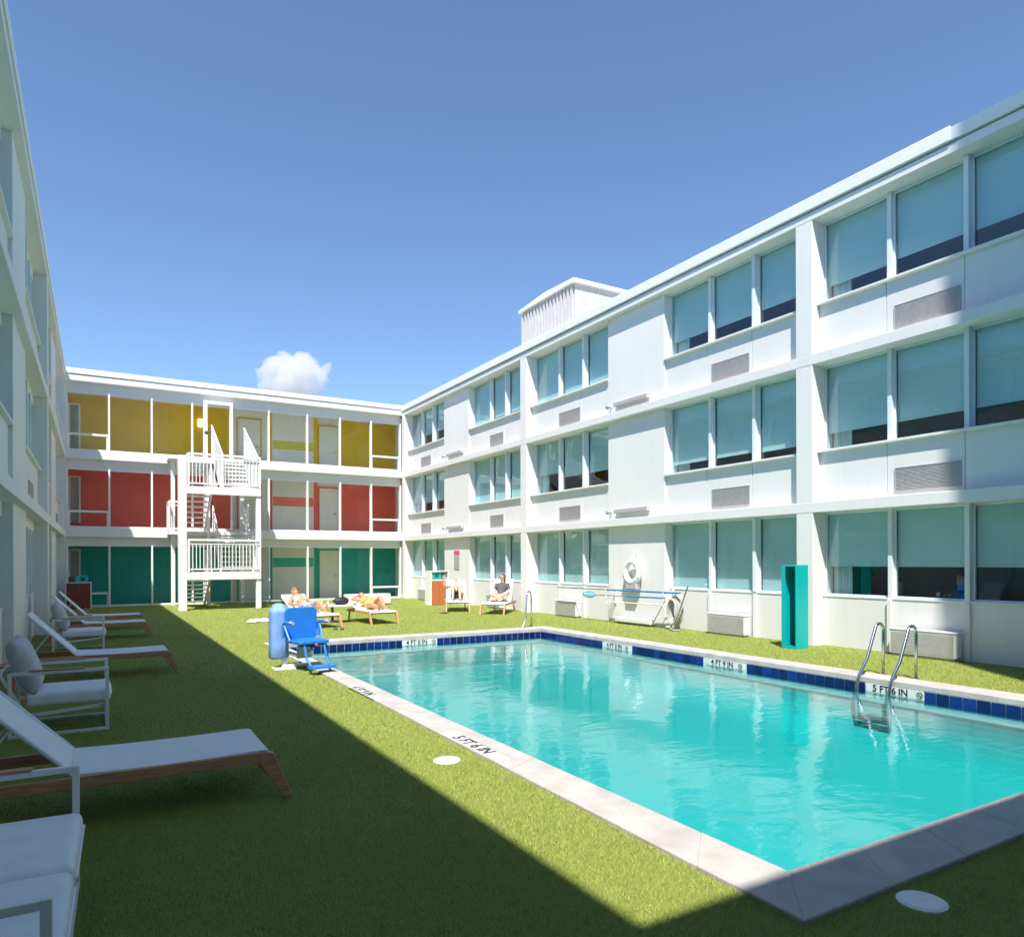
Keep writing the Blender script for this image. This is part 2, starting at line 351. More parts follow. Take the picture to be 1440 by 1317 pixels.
def free(axis, c): return not any(a == axis and abs(c-m) < w/2+.05 for a, m, w in marks)
n = int((PY1-PY0)/.158)
for k in range(n):
    a = PY0+k*(PY1-PY0)/n; b = a+(PY1-PY0)/n-.009; q = (a+b)/2
    for (zz0, zz1) in ((-.205, -.052),):
        tl.box(PX0-.005, PX0+.002, a, b, zz0, zz1)
        if free('x', q): tl.box(PX1-.005, PX1+.005, a, b, zz0, zz1)
n = int((PX1-PX0)/.158)
for k in range(n):
    a = PX0+k*(PX1-PX0)/n; b = a+(PX1-PX0)/n-.009; q = (a+b)/2
    tl.box(a, b, PY0-.005, PY0+.002, -.205, -.052)
    if free('y', q): tl.box(a, b, PY1-.005, PY1+.005, -.205, -.052)
tbo = tb.build('tile_band', 'grout', pool, True); t2 = tl.build('tiles', 'tile_blue', tbo)
for txt, y in (('5 FT 6 IN', 5.5), ('4 FT 9 IN', 8.5)):
    p = MB(); w = 1.0; n = 8
    for k in range(n): p.box(2.80, 2.915, y+w/2-k*w/n-.004, y+w/2-(k+1)*w/n+.004, .026, .0325)
    pl = p.build('depth_marker', 'marker_tile', pool, True)
    M = Matrix(((0, 1, 0), (-1, 0, 0), (0, 0, 1))).to_4x4()
    t = text(txt, .165, Matrix.Translation((2.857, y+.06, .034)) @ M, 'lettering', 'ink', pl); t.location = (0, 0, 0)
    MB().tube([(2.857+.036*math.cos(a*math.pi/8), y-.44+.036*math.sin(a*math.pi/8), .0335) for a in range(16)], .003, 5, True).build('no_diving_symbol', 'sign_grey', pl)
# water body
wm = MB(); e = .004; x0, x1, y0, y1 = PX0-.004, PX1+.0-.013*0, PY0-.004, PY1
top = [(x0, y0, WL), (x1, y0, WL), (x1, y1, WL), (x0, y1, WL)]
wb = bmesh.new()
pr = [(PY0-.03, -2.2), (5, -2.2), (11.5, -2.2), (PY1+.03, -2.2)]
Tt = [[wb.verts.new((x, y, WL)) for y, z in pr] for x in (PX0-.03, PX1+.03)]
Bb = [[wb.verts.new((x, y, z)) for y, z in pr] for x in (PX0-.03, PX1+.03)]
for i in range(3):
    wb.faces.new((Tt[0][i], Tt[1][i], Tt[1][i+1], Tt[0][i+1])).material_index = 0
    wb.faces.new((Bb[0][i], Bb[0][i+1], Bb[1][i+1], Bb[1][i])).material_index = 1
    wb.faces.new((Tt[0][i], Tt[0][i+1], Bb[0][i+1], Bb[0][i])).material_index = 1
    wb.faces.new((Tt[1][i], Bb[1][i], Bb[1][i+1], Tt[1][i+1])).material_index = 1
for i in (0, 3): wb.faces.new((Tt[0][i], Bb[0][i], Bb[1][i], Tt[1][i])).material_index = 1
q = MB(); q.bm.free(); q.bm = wb
tag(q.build('water', ['water_top', 'water_side']), kind='structure')
# ------------------------------------------------------------------ artificial turf blades, denser and finer near the camera
def turf_blades():
    yaw = R(YAW); f = np.array([math.sin(yaw), math.cos(yaw)]); r = np.array([math.cos(yaw), -math.sin(yaw)])
    P = []; H = []; Wd = []
    for D0, D1, dens, h, w in ((2.6, 4.2, 11000, .019, .0035), (4.2, 6.5, 6500, .019, .0045), (6.5, 10, 3600, .019, .0055), (10, 16, 1300, .020, .008), (16, 24, 420, .020, .013), (24, 34, 200, .020, .020)):
        n = int(dens*(D1*D1-D0*D0)/2*1.75)
        D = np.sqrt(rng.uniform(D0*D0, D1*D1, n)); a = rng.uniform(-.95, .85, n)
        p = D[:, None]*f+(D*a)[:, None]*r
        P.append(p); H.append(h*rng.uniform(.6, 1.3, n)); Wd.append(w*rng.uniform(.7, 1.3, n))
    P = np.concatenate(P); H = np.concatenate(H); Wd = np.concatenate(Wd)
    x, y = P[:, 0], P[:, 1]
    left = 2.745+(2.88-2.745)*np.clip((y-2.08)/12.7, 0, 1)
    ins = (x > left+.004) & (x < 9.615) & (y > 2.085) & (y < 14.775)
    disc = (np.hypot(x-2.49, y-5.31) < .125) | (np.hypot(x-3.42, y-1.935) < .125)
    ok = ~ins & ~disc & (x > -1.25) & (x < 12.1) & (y > -1.5)
    P, H, Wd = P[ok], H[ok], Wd[ok]; n = len(P)
    th = rng.uniform(0, 2*math.pi, n); ln = rng.uniform(0, 2*math.pi, n); lean = H*rng.uniform(.2, 1.0, n)
    # pile brushed in bands
    dx, dy = np.cos(th)*Wd/2, np.sin(th)*Wd/2
    V = np.zeros((n, 3, 3)); V[:, 0, 0] = P[:, 0]-dx; V[:, 0, 1] = P[:, 1]-dy; V[:, 1, 0] = P[:, 0]+dx; V[:, 1, 1] = P[:, 1]+dy
    V[:, 2, 0] = P[:, 0]+np.cos(ln)*lean; V[:, 2, 1] = P[:, 1]+np.sin(ln)*lean; V[:, 2, 2] = H; V[:, 0:2, 2] = -.001
    me = bpy.data.meshes.new('artificial_turf'); me.vertices.add(n*3); me.loops.add(n*3); me.polygons.add(n)
    me.vertices.foreach_set('co', V.ravel()); me.loops.foreach_set('vertex_index', np.arange(n*3, dtype=np.int32))
    me.polygons.foreach_set('loop_start', np.arange(0, n*3, 3, dtype=np.int32)); me.update(calc_edges=True)
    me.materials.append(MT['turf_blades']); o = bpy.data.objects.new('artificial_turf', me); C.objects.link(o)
    tag(o, 'short green artificial grass around the pool', 'artificial grass', kind='stuff')
turf_blades()
# ------------------------------------------------------------------ guest wings (right, left, front)
FL = [0, 2.76, 5.60]; SO = [2.56, 5.40, 8.18]       # floor tops, soffits
def wing(root, mp, bays, cfg, send, s0, s1, dg=.40, dsol=.17, dsp=.22, gf_sp=.30):
    """mp(s,d,z)->world ; bays = list of pillars s ; cfg(i_window, floor)->blind bottom heights"""
    def bx(m, a, b, c, d, e, f):
        p, q = mp(a, c, e), mp(b, d, f); m.box(p[0], q[0], p[1], q[1], p[2], q[2]); return m
    def part(m, name, mt, par=None, bev=0, sm=False):
        o = m.build(name, mt, par or root, par is None, sm, bev); return o
    # slabs: floor edges
    for z0, z1 in ((2.56, 2.76), (5.40, 5.60)):
        part(bx(MB(), s0, s1, 0, .75, z0, z1), 'floor_slab', 'white_wall', bev=.008)
    part(bx(MB(), s0, s1, 0, 6, 8.18, 8.33), 'soffit', 'white_wall', bev=.006)
    m = bx(MB(), s0, s1, .035, .5, 8.33, 8.372); part(m, 'eaves_gap', 'sign_grey')  # shadow line under the parapet put into the grey of this strip
    m = MB(); cut = min(max(send, s0), s1)
    bx(m, s0, cut, -.030, .35, 8.372, 8.585)
    if cut < s1: bx(m, cut, s1, -.045, .35, 8.372, 8.61)
    part(m, 'parapet', 'trim_white', bev=.01)
    part(bx(MB(), s0, s1, .35, 6, 8.331, 8.40), 'roof', 'roofing')
    # inside: floors, back wall
    m = MB()
    for z in (-.02, 2.60, 5.44): bx(m, s0, s1, .76, 5, z, z+.12)
    part(m, 'room_floor', 'interior_floor'); m = MB(); bx(m, s0, s1, 4.6, 4.8, .12, 8.17); part(m, 'room_wall', 'interior')
    part(bx(MB(), s0, s1, 5.9, 6.0, 0, 8.17), 'outer_wall', 'white_wall')
    m = MB()
    part(bx(MB(), s0, s0+.1, .77, 5.89, .001, 8.17), 'end_wall', 'white_wall'); part(bx(MB(), s1-.1, s1, .77, 5.89, .001, 8.17), 'end_wall', 'white_wall')
    seg = [(0, 2.56), (2.76, 5.40), (5.60, 8.18)]
    for p in bays:
        m = MB()
        for z0, z1 in seg: bx(m, p, p+.365, .004, .62, z0, z1)
        part(m, 'pillar', 'white_wall', bev=.006)
    return bx, part, seg
def window_bay(root, bx, part, mp, a, b, mull, f, blinds, dg=.40, dsp=.22, curtain=None, first_side=1, head=0):
    mull = [(c[1]-.078, c[1]) for c in mull]
    """window between s=a..b on floor f, mullions list of (c0,c1)"""
    z0 = FL[f]; zt = SO[f]-head; zs = z0+(1.0 if f else .975)
    if head: part(bx(MB(), a, b, dg-.05, dg+.1, zt, SO[f]), 'window_head', 'white_wall')
    # spandrel with joints
    edges = [a]+[x for c in mull for x in c]+[b]; sp = MB(); d0 = dsp if f else .31
    panes = [(edges[i], edges[i+1]) for i in range(0, len(edges), 2)]
    ends = [a]+[(c[0]+c[1])/2 for c in mull]+[b]
    for i in range(len(ends)-1):
        bx(sp, ends[i]+(.008 if i else 0), ends[i+1]-(.008 if i < len(ends)-2 else 0), d0, dg+.12, z0+.001, zs-(.045 if f else .03))
    bx(sp, a, b, d0+.02, dg+.10, z0+.002, zs-.06)
    if not f:
        for c in mull: bx(sp, c[0]+.0, c[1], d0-.05, d0-.001, z0+.002, zs-.035)
    part(sp, 'spandrel', 'panel_white', bev=.004)
    if f: part(bx(MB(), a, b, .135, dg+.1, zs-.045, zs), 'window_sill', 'white_wall', bev=.006)
    else: part(bx(MB(), a, b, d0-.012, dg+.1, zs-.03, zs), 'window_sill', 'frame_white', bev=.004)
    fr = MB()
    for i, c in enumerate(mull):
        bx(fr, c[0], c[1], dg-.14+.04*(i % 2), dg+.03, zs+.001, zt-.001)
    t = .035
    for p0, p1 in panes:
        bx(fr, p0, p1, dg-.02, dg+.028, zs+.001, zs+.03); bx(fr, p0, p1, dg-.02, dg+.028, zt-t, zt-.002)
        bx(fr, p0, p0+.022, dg-.018, dg+.026, zs+.03, zt-t); bx(fr, p1-.022, p1, dg-.018, dg+.026, zs+.03, zt-t)
    w = part(fr, 'window', 'frame_white', bev=.003)
    for p0, p1 in panes:
        A, Bq, Cq, D = mp(p0+.01, dg, zs+.02), mp(p1-.01, dg, zs+.02), mp(p1-.01, dg, zt-.02), mp(p0+.01, dg, zt-.02)
        MB().quad(A, Bq, Cq, D).build('glass', 'window_glass', w)
    for i, (p0, p1) in enumerate(panes):
        bl = blinds[i] if isinstance(blinds, (list, tuple)) else blinds
        if bl is None: continue
        zb = zs+.012 if bl <= 0 else z0+bl
        m = MB(); bx(m, p0+.012, p1-.012, dg+.075, dg+.079, zb, zt-.05); bx(m, p0+.012, p1-.012, dg+.06, dg+.12, zt-.06, zt-.004); bx(m, p0+.012, p1-.012, dg+.069, dg+.085, zb-.012, zb+.012)
        m.build('blind', 'blind', w)
    if curtain:
        for (c0, c1) in curtain:
            m = MB(); n = 26; V = []
            for k in range(n+1):
                s = c0+(c1-c0)*k/n; d = dg+.20+.03*math.sin(k*1.35)+.01*math.sin(k*.5); V.append((mp(s, d, zs-.9 if f == 0 else zs-.3), mp(s, d, zt-.05)))
            for k in range(n): m.quad(V[k][0], V[k+1][0], V[k+1][1], V[k][1])
            bmesh.ops.remove_doubles(m.bm, verts=m.bm.verts, dist=1e-5)
            m.build('curtain', 'curtain', w, smooth=True)
def grille(bx, root, a, b, f, dsp=.22):
    if f:
        z0 = FL[f]+.10; z1 = z0+.385
        m = MB(); bx(m, a, b, dsp-.006, dsp-.001, z0, z1)
        for k in range(16):
            z = z0+.012+k*(z1-z0-.02)/16; bx(m, a+.012, b-.012, dsp-.016, dsp-.006, z, z+.011)
        for c in (a, b-.012): bx(m, c, c+.012, dsp-.020, dsp-.007, z0, z1)
        bx(m, a, b, dsp-.022, dsp-.006, z1, z1+.014); bx(m, a, b, dsp-.022, dsp-.006, z0-.014, z0)
        m.build('air_conditioner_grille', 'grille_grey', root, True)
    else:
        m = MB(); bx(m, a, b, .03, .205, .05, .45); bx(m, a-.012, b+.012, .018, .207, .45, .475)
        o = m.build('air_conditioner', 'powder_white', root, True, bevel=.006)
        m = MB()
        for k in range(14): z = .08+k*.025; bx(m, a+.03, b-.03, .024, .030, z, z+.014)
        bx(m, a+.03, b-.03, .06, .19, .0, .05); m.build('grille', 'grille_grey', o)
def solid(bx, part, a, b, dsol=.17):
    m = MB()
    for z0, z1 in ((0, 2.56), (2.76, 5.40), (5.60, 8.18)): bx(m, a, b, dsol, .6, z0+.0005, z1-.0005)
    part(m, 'wall', 'white_wall', bev=.006)

# right wing --------------------------------------------------------------
RX = 11.85
mpR = lambda s, d, z: (RX+d, s, z)
rw = thing('guest_wing', 'three storey white hotel wing along the right side of the pool', 'building', (RX+3, 14, 0), group='white hotel wings around the courtyard')
bx, part, seg = wing(rw, mpR, [-1.72, 8.77, 19.25], None, 6.2, -1.7, 30.0)
solid(bx, part, 2.6, 4.9); solid(bx, part, 13.05, 15.26); solid(bx, part, 23.62, 25.80)
m = MB()
for z0, z1 in ((0, 2.56), (2.76, 5.40), (5.60, 8.18)): bx(m, 29.62, 29.9, .004, .62, z0, z1)
part(m, 'pillar', 'white_wall')
WR = {  # windows: a,b,mullions ; blinds per floor (heights above floor of the blind's lower edge, 0 = down to the sill)
 'w0': (4.92, 8.765, [(6.06, 6.15), (7.29, 7.46)], [[.56+.98, .56+.98, .56+.98], [1.36, 1.36, 1.36], [1.40, 1.42, 1.38]]),
 'wm': (-1.35, 2.58, [(-.1, .0), (1.2, 1.35)], [[0, 0, 0], [1.3, 1.3, 1.3], [1.4, 1.4, 1.4]]),
 'w1': (9.137, 13.045, [(10.29, 10.44), (11.56, 11.73)], [[0, 0, 0], [1.22, 1.25, 1.25], [1.42, 1.40, 1.42]]),
 'w2': (15.265, 19.245, [(16.42, 16.58), (17.70, 17.86)], [[0, 0, 0], [1.45, 1.45, 1.62], [0, 0, 0]]),
 'w3': (19.617, 23.615, [(20.92, 21.06), (22.05, 22.22)], [[0, 0, 0], [0, 0, 0], [1.18, 1.18, 0]]),
 'w4': (25.805, 29.615, [(27.0, 27.17), (28.25, 28.42)], [[0, 0, 0], [1.42, 1.42, 1.5], [1.5, 1.5, None]]),
}
for k, (a, b, mu, bl) in WR.items():
    for f in range(3):
        cur = [(b-.42, b-.04)] if k in ('w0', 'w1', 'w2', 'w3', 'w4') else None
        window_bay(rw, bx, part, mpR, a, b, mu, f, bl[f], curtain=cur)
        p0, p1 = mu[0][1], mu[1][0]
        grille(bx, rw, p0+.02, p1-.02, f)
# left wing (mirrored, in shade) -------------------------------------------
LX = -.96
mpL = lambda s, d, z: (LX-d*.86, s, z)
lw = thing('guest_wing', 'shaded white hotel wing rising steeply at the left edge behind the loungers', 'building', (LX-3, 14, 0), group='white hotel wings around the courtyard')
bx, part, seg = wing(lw, mpL, [-1.72, 8.77, 19.25], None, 30, -1.7, 30.0)
solid(bx, part, 2.6, 4.9, .15); solid(bx, part, 13.05, 15.26, .15); solid(bx, part, 23.62, 25.80, .15)
for k, (a, b, mu, bl) in WR.items():
    for f in range(3):
        window_bay(lw, bx, part, mpL, a, b, mu, f, [0, 0, 0] if f else [0, 0, .98], dg=.36, head=.22, curtain=[(b-.5, b-.04)])
        if f: grille(bx, lw, mu[0][1]+.02, mu[1][0]-.02, f)
m = MB()
for z0, z1 in ((0, 2.56), (2.76, 5.40), (5.60, 8.18)): bx(m, 29.62, 29.99, .004, .9, z0, z1)
part(m, 'pillar', 'white_wall')
# front wing behind the camera, and the tower beyond it (they cast the near shadows)
mpF = lambda s, d, z: (s, -1.70-d, z)
fw = thing('guest_wing', 'white hotel wing closing the near end of the courtyard behind the viewer', 'building', (5, -5, 0), group='white hotel wings around the courtyard')
bx, part, seg = wing(fw, mpF, [3.6], None, 30, -6.9, 17.8)
for a, b in ((-.96, 3.59), (3.98, 8.4), (8.41, 11.8)):
    for f in range(3): window_bay(fw, bx, part, mpF, a, b, [(a+1.4, a+1.5), (a+2.9, a+3.0)], f, [0, 0, 0])
tw = thing('hotel_tower', 'tall grey hotel tower beyond the near end of the courtyard', 'building', (13, -14, 0))
MB().box(6.02, 22, -16, -1.73, 8.72, 30).build('wall', 'tower_wall', tw, True)
for fz in range(7):
    for k in range(5):
        w = MB().box(7.2+k*3, 9.2+k*3, -1.735, -1.70, 10+fz*2.8, 11.6+fz*2.8).build('window', 'frame_white', tw, True)
        MB().box(7.26+k*3, 9.14+k*3, -1.699, -1.694, 10.06+fz*2.8, 11.54+fz*2.8).build('glass', 'interior', w)
# ------------------------------------------------------------------ back wing with the coloured glazed corridors
bwg = thing('corridor_wing', 'hotel wing at the far end with yellow, red and teal corridors behind full height glass', 'building', (5.4, 32, 0), group='white hotel wings around the courtyard')
YB = 29.9
fz = [(5.40, 5.71), (2.57, 2.90)]
for z0, z1 in fz: MB().box(-.965, 11.86, YB, YB+.5, z0, z1).build('floor_slab', 'white_wall', bwg, True, bevel=.012)
m = MB().box(-.965, 11.86, YB-.02, YB+.4, 8.20, 8.40).box(-.965, 11.86, YB+.02, YB+.4, 8.401, 8.44).box(-.965, 11.86, YB-.05, YB+.4, 8.441, 8.64); m.build('roof_fascia', 'trim_white', bwg, True, bevel=.012)
MB().box(-.99, 18, YB+.41, 34, 8.3, 8.45).build('roof', 'roofing', bwg, True)
heads = [(7.86, 8.20), (5.07, 5.40), (2.29, 2.57)]; bots = [5.71, 2.90, .0]
m = MB()
for z0, z1 in heads: m.box(-.965, 11.86, YB+.20, YB+.40, z0, z1)
m.build('header_band', 'panel_white', bwg, True)
MU = [-.90, .43, 1.84, 3.25, 4.70, 6.13, 7.70, 9.10, 10.49, 11.80]
for f, (zb, zt) in enumerate(((5.71, 7.86), (2.90, 5.07), (0.0, 2.29))):
    for i in range(9):
        a, b = MU[i], MU[i+1]; fr = MB(); wv = .062
        fr.box(a-wv*(1 if i else .3), a, YB+.13, YB+.33, zb+.001, zt-.001) if i else fr.box(a-.06, a, YB+.13, YB+.33, zb+.001, zt-.001)
        if i == 8: fr.box(b, b+.06, YB+.13, YB+.33, zb+.001, zt-.001)
        b2 = b-wv if i < 8 else b
        fr.box(a, b2, YB+.19, YB+.31, zb+.001, zb+.07); fr.box(a, b2, YB+.205, YB+.31, zt-.05, zt-.001)
        if i in (0, 8): zr = zb+.47+(.1 if f < 2 else 0); fr.box(a, b2, YB+.18, YB+.32, zr, zr+.075)
        if i in (0, 8): fr.box(a, a+.055, YB+.2, YB+.31, zb+.07, zr); fr.box(b2-.055, b2, YB+.2, YB+.31, zb+.07, zr)
        w = fr.build('window', 'trim_white', bwg, True, bevel=.006)
        MB().quad((a, YB+.25, zb+.05), (b2, YB+.25, zb+.05), (b2, YB+.25, zt-.03), (a, YB+.25, zt-.03)).build('glass', 'corridor_glass', w)
# corridor interiors
WY = 31.95
for f, (z0, z1, c1, c2, cs) in enumerate(((5.62, 8.12, 'yellow_paint', 'olive_paint', 'olive_paint'), (2.82, 5.36, 'red_paint', 'orange_paint', 'orange_paint'), (.004, 2.52, 'teal_paint', 'green_paint', 'green_paint'))):
    MB().box(-.95, 5.02, WY, WY+.2, z0, z1).box(6.46, 6.62, WY, WY+.2, z0, z1).box(8.42, 8.60, WY, WY+.2, z0, z1).box(9.60, 13.0, WY, WY+.2, z0, z1).build('corridor_wall', c1, bwg, True)
    MB().box(5.02, 6.46, WY+.01, WY+.2, z0, z1).box(6.62, 8.42, WY, WY+.2, z0, z1).box(8.60, 9.60, WY+.02, WY+.2, z0, z1).build('corridor_panel', 'corridor_grey', bwg, True)
    sz = ((6.60, 6.98), (4.10, 4.50), (1.42, 1.82))[f]
    MB().box(6.64, 8.40, WY-.006, WY-.001, *sz).box(8.62, 9.58, WY+.006, WY+.018, sz[0]+(.6 if f == 0 else -.35), sz[1]+(.6 if f == 0 else -.4)).build('painted_stripe', cs, bwg, True)
    for x0, x1 in ((5.22, 6.12), (8.68, 9.52)):
        m = MB().box(x0-.06, x0, WY-.03, WY+.02, z0, z0+2.15).box(x1, x1+.06, WY-.03, WY+.02, z0, z0+2.15).box(x0-.06, x1+.06, WY-.03, WY+.02, z0+2.15, z0+2.22); df = m.build('door_frame', c1, bwg, True)
        d = MB().box(x0, x1, WY-.012, WY+.012, z0, z0+2.15).build('door', 'corridor_grey', bwg, True)
        MB().tube([(x1-.08, WY-.015, z0+1), (x1-.08, WY-.06, z0+1), (x1-.20, WY-.06, z0+1)], .012, 6).build('handle', 'dark_grey', d)
    MB().box(-.95, 13, YB+.42, WY, z0-.08, z0).build('corridor_floor', 'carpet', bwg, True)
    MB().box(-.95, 13, YB+.42, WY, z1, z1+.04).build('corridor_ceiling', 'corridor_ceiling', bwg, True)
    MB().box(-1.3, -.951, YB+.42, WY, z0, z1).box(13, 13.2, YB+.42, WY, z0, z1).build('corridor_end_wall', c1, bwg, True)
    if f < 3:
        fe = MB().box(-.93, -.87, WY-.05, WY-.001, z0+.35, z0+2.15).box(-.60, -.54, WY-.05, WY-.001, z0+.35, z0+2.15).box(-.87, -.60, WY-.05, WY-.001, z0+2.09, z0+2.15).build('end_window', 'trim_white', bwg, True); MB().box(-.87, -.60, WY-.02, WY-.001, z0+.35, z0+2.09).build('glass', 'sign_grey', fe)
        ww = MB().box(-.95, -.90, 30.8, 31.7, z0+.3, z0+2.0); dd = ww.build('end_window', 'trim_white', bwg, True)
        MB().box(-.899, -.892, 30.88, 31.62, z0+.38, z0+1.92).build('glass', 'blind', dd)
MB().box(-1.0, 18, 33.9, 34.0, 0, 8.3).box(12.3, 18, YB+.6, 33.9, 0, 8.3).build('outer_wall', 'white_wall', bwg, True)
lp = MB().box(3.64, 3.84, WY-.08, WY-.003, 7.28, 7.58).build('wall_lamp', 'lamp_glow', bwg, True)
# stair door surround on the top floor
m = MB().box(3.60, 3.74, YB-.10, YB+.12, 5.72, 7.82).box(4.56, 4.68, YB-.10, YB+.12, 5.72, 7.82).box(3.60, 4.68, YB-.10, YB+.12, 7.821, 7.95)
m.build('door_surround', 'trim_white', bwg, True, bevel=.01)
for z0 in (2.91, 0.02):
    MB().box(3.60, 3.70, YB-.02, YB+.12, z0, z0+2.1).box(4.6, 4.68, YB-.02, YB+.12, z0, z0+2.1).build('door_surround', 'trim_white', bwg, True, bevel=.01)
# ------------------------------------------------------------------ outdoor stair
st = thing('outdoor_staircase', 'white metal switchback staircase standing in front of the coloured glass corridors', 'staircase', (3.7, 27.5, 0))
W0, W1, YF, YL = 2.62, 5.02, 26.1, 27.35
def post(x, y, z0, z1, w=.16, d=.16): MB().box(x, x+w, y, y+d, z0, z1).build('post', 'metal_white', st, True, bevel=.01)
post(2.36, 26.1, 0, 5.25, .26, .30); post(4.86, 26.12, 0, 4.20, .17, .17); post(2.42, 29.55, 0, 5.5, .14, .14); post(4.9, 29.55, 0, 5.5, .14, .14); post(3.55, 28.6, 0, 4.2, .12, .12)
for zt in (1.30, 4.22):
    MB().box(W0, W1, YF+.02, YL, zt-.03, zt).box(W0+.0, W1, YF-.02, YF+.02, zt-.26, zt-.02).box(W0+.005, W0+.06, YF+.021, YL, zt-.24, zt-.031).box(W1-.06, W1-.005, YF+.021, YL, zt-.24, zt-.031).build('landing', 'metal_white', st, True, bevel=.006)
for zt in (2.80, 5.62):
    MB().box(2.3, 5.1, 29.0, 29.88, zt-.12, zt).build('landing', 'metal_white', st, True)
def rail(name, a, b, z0, h=1.1, pitch=.115, post_every=1.2):
    a, b = Vector(a), Vector(b); L = (b-a).length; m = MB(); up = Vector((0, 0, 1))
    m.bar(a+up*h, b+up*h, .05, .07); m.bar(a+up*(h-.14), b+up*(h-.14), .03, .03); m.bar(a+up*.10, b+up*.10, .03, .05)
    n = max(2, int(L/pitch))
    for k in range(n+1):
        p = a.lerp(b, k/n); m.bar(p+up*.10, p+up*(h-.14), .028)
    for k in range(max(2, int(L/post_every)+1)):
        p = a.lerp(b, k/(max(2, int(L/post_every)+1)-1)); m.bar(p, p+up*(h+.02), .055)
    return m.build(name, 'metal_white', st, True)
for zt in (1.30, 4.22):
    rail('railing', (W0+.06, YF, zt), (W1-.03, YF, zt), zt); rail('railing', (W0+.05, YF+.06, zt), (W0+.05, YL, zt), zt); rail('railing', (W1-.03, YF+.06, zt), (W1-.03, YL, zt), zt)
rail('railing', (2.32, 29.03, 2.8), (2.62, 29.03, 2.8), 2.8); rail('railing', (2.32, 29.1, 2.8), (2.32, 29.85, 2.8), 2.8)
rail('railing', (5.1, 29.0, 2.8), (5.1, 29.85, 2.8), 2.8)
MB().box(W0+.02, 3.50, YF-.012, YF+.012, 5.02, 5.20).build('railing_panel', 'metal_white', st, True)
MB().prism([(4.66, 4.25), (5.0, 4.25), (5.0, 5.2), (4.42, 5.25)], YF+.03, YF+.05, 'y').build('railing_panel', 'metal_white', st, True)
def flight(x0, x1, ya, za, yb, zb, solid_sides):
    n = 8; m = MB()
    for k in range(n):
        t = (k+.5)/n; y = ya+(yb-ya)*t; z = za+(zb-za)*(k+1)/n; m.box(x0+.03, x1-.03, y-.15, y+.15, z-.045, z)
    m.build('treads', 'metal_white', st, True)
    for x in (x0, x1-.04):
        MB().prism([(ya, za-.12), (yb, zb-.12), (yb, zb+.12), (ya, za+.12)], x, x+.04, 'x').build('stringer', 'metal_white', st, True)
    for x in (x0+.0, x1-.03):
        if solid_sides:
            MB().prism([(ya-.7, za+.02), (yb, za+.35), (yb, zb+1.28), (ya-.7, za+1.12)], x, x+.03, 'x').build('side_panel', 'metal_white', st, True)
            MB().bar((x+.015, ya-.7, za+1.15), (x+.015, yb, zb+1.31), .05).build('handrail', 'metal_white', st, True)
        else:
            m = MB(); m.bar((x, ya, za+1.0), (x, yb, zb+1.0), .045); m.bar((x, ya, za+.55), (x, yb, zb+.55), .03)
            for k in range(5):
                t = k/4; y = ya+(yb-ya)*t; z = za+(zb-za)*t; m.bar((x, y, z), (x, y, z+1), .035)
            m.build('handrail', 'metal_white', st, True)
flight(2.70, 3.58, 29.5, 0, 27.35, 1.30, False)
flight(3.85, 5.0, 27.35, 1.30, 29.3, 2.80, False)
flight(2.70, 3.58, 29.3, 2.80, 27.35, 4.22, False)
flight(3.83, 5.05, 27.35, 4.22, 29.5, 5.62, True)
MB().ball((3.42, 27.6, 6.32), .07, 10).cap_((3.42, 27.6, 6.32), (3.55, 27.6, 6.36), .03, .03).build('camera_dome', 'dark_grey', st, True)
# ------------------------------------------------------------------ rooftop shed
ph = thing('rooftop_plant_room', 'white ribbed metal plant room on the roof of the right wing', 'rooftop shed', (15.5, 20.5, 8.4))
m = MB(); px, py0, py1, pz = 13.5, 18.85, 22.15, 10.72
m.box(px, 18.2, py0, py1, 8.40, pz)
for k in range(16): y = py0+.09+k*(py1-py0-.2)/15; m.box(px-.07, px-.001, y, y+.09, 8.45, pz-.06)
for k in range(5): x = px+.9+k*.95; m.box(x, x+.03, py0-.02, py0-.001, 8.45, pz-.05)
m.build('wall', 'shed_metal', ph, True)
m = MB().prism([(py0-.10, pz), (py1+.10, pz), (py1+.10, pz+.10), (20.5, pz+.22), (py0-.10, pz+.14)], px-.13, 18.3, 'x'); m.build('roof', 'trim_white', ph, True, bevel=.01)
# ------------------------------------------------------------------ cloud, far off above the far wing
def cloud():
    m = MB(); rd = random.Random(5); ax = Vector((.99, -.235, 0)).normalized()
    base = Vector((240.5, 1020, 1.65+262)); 
    for u, z, r in ((-40, 6, 11), (-30, 16, 13), (-33, 3, 14), (-18, 12, 16), (-16, 26, 11), (-4, 5, 19), (4, 18, 15), (14, 22, 14), (20, 8, 17), (27, 17, 12), (33, 2, 12), (40, 10, 8), (44, 16, 5), (46, 1, 7), (-10, -10, 20), (12, -12, 20), (-30, -12, 15), (30, -14, 12)):
        m.ball(base+ax*u+Vector((rd.uniform(-3, 3), rd.uniform(-9, 9), z)), (r, r*1.2, r*.95), 20)
    o = m.build('cloud', 'cloud_vapour'); rm = o.modifiers.new('r', 'REMESH'); rm.mode = 'VOXEL'; rm.voxel_size = 2.0; rm.use_smooth_shade = True
    for sc, st in ((18, 14), (7, 8)):
        t = bpy.data.textures.new('cloud_noise', 'CLOUDS'); t.noise_scale = sc; t.noise_depth = 3
        d = o.modifiers.new('d', 'DISPLACE'); d.texture = t; d.strength = st; d.mid_level = .5; d.texture_coords = 'GLOBAL'
    tag(o, 'small white puffy cloud low over the far roof', 'cloud')
mc = bpy.data.materials.new('cloud_vapour'); mc.use_nodes = True; n = mc.node_tree; n.nodes.clear()
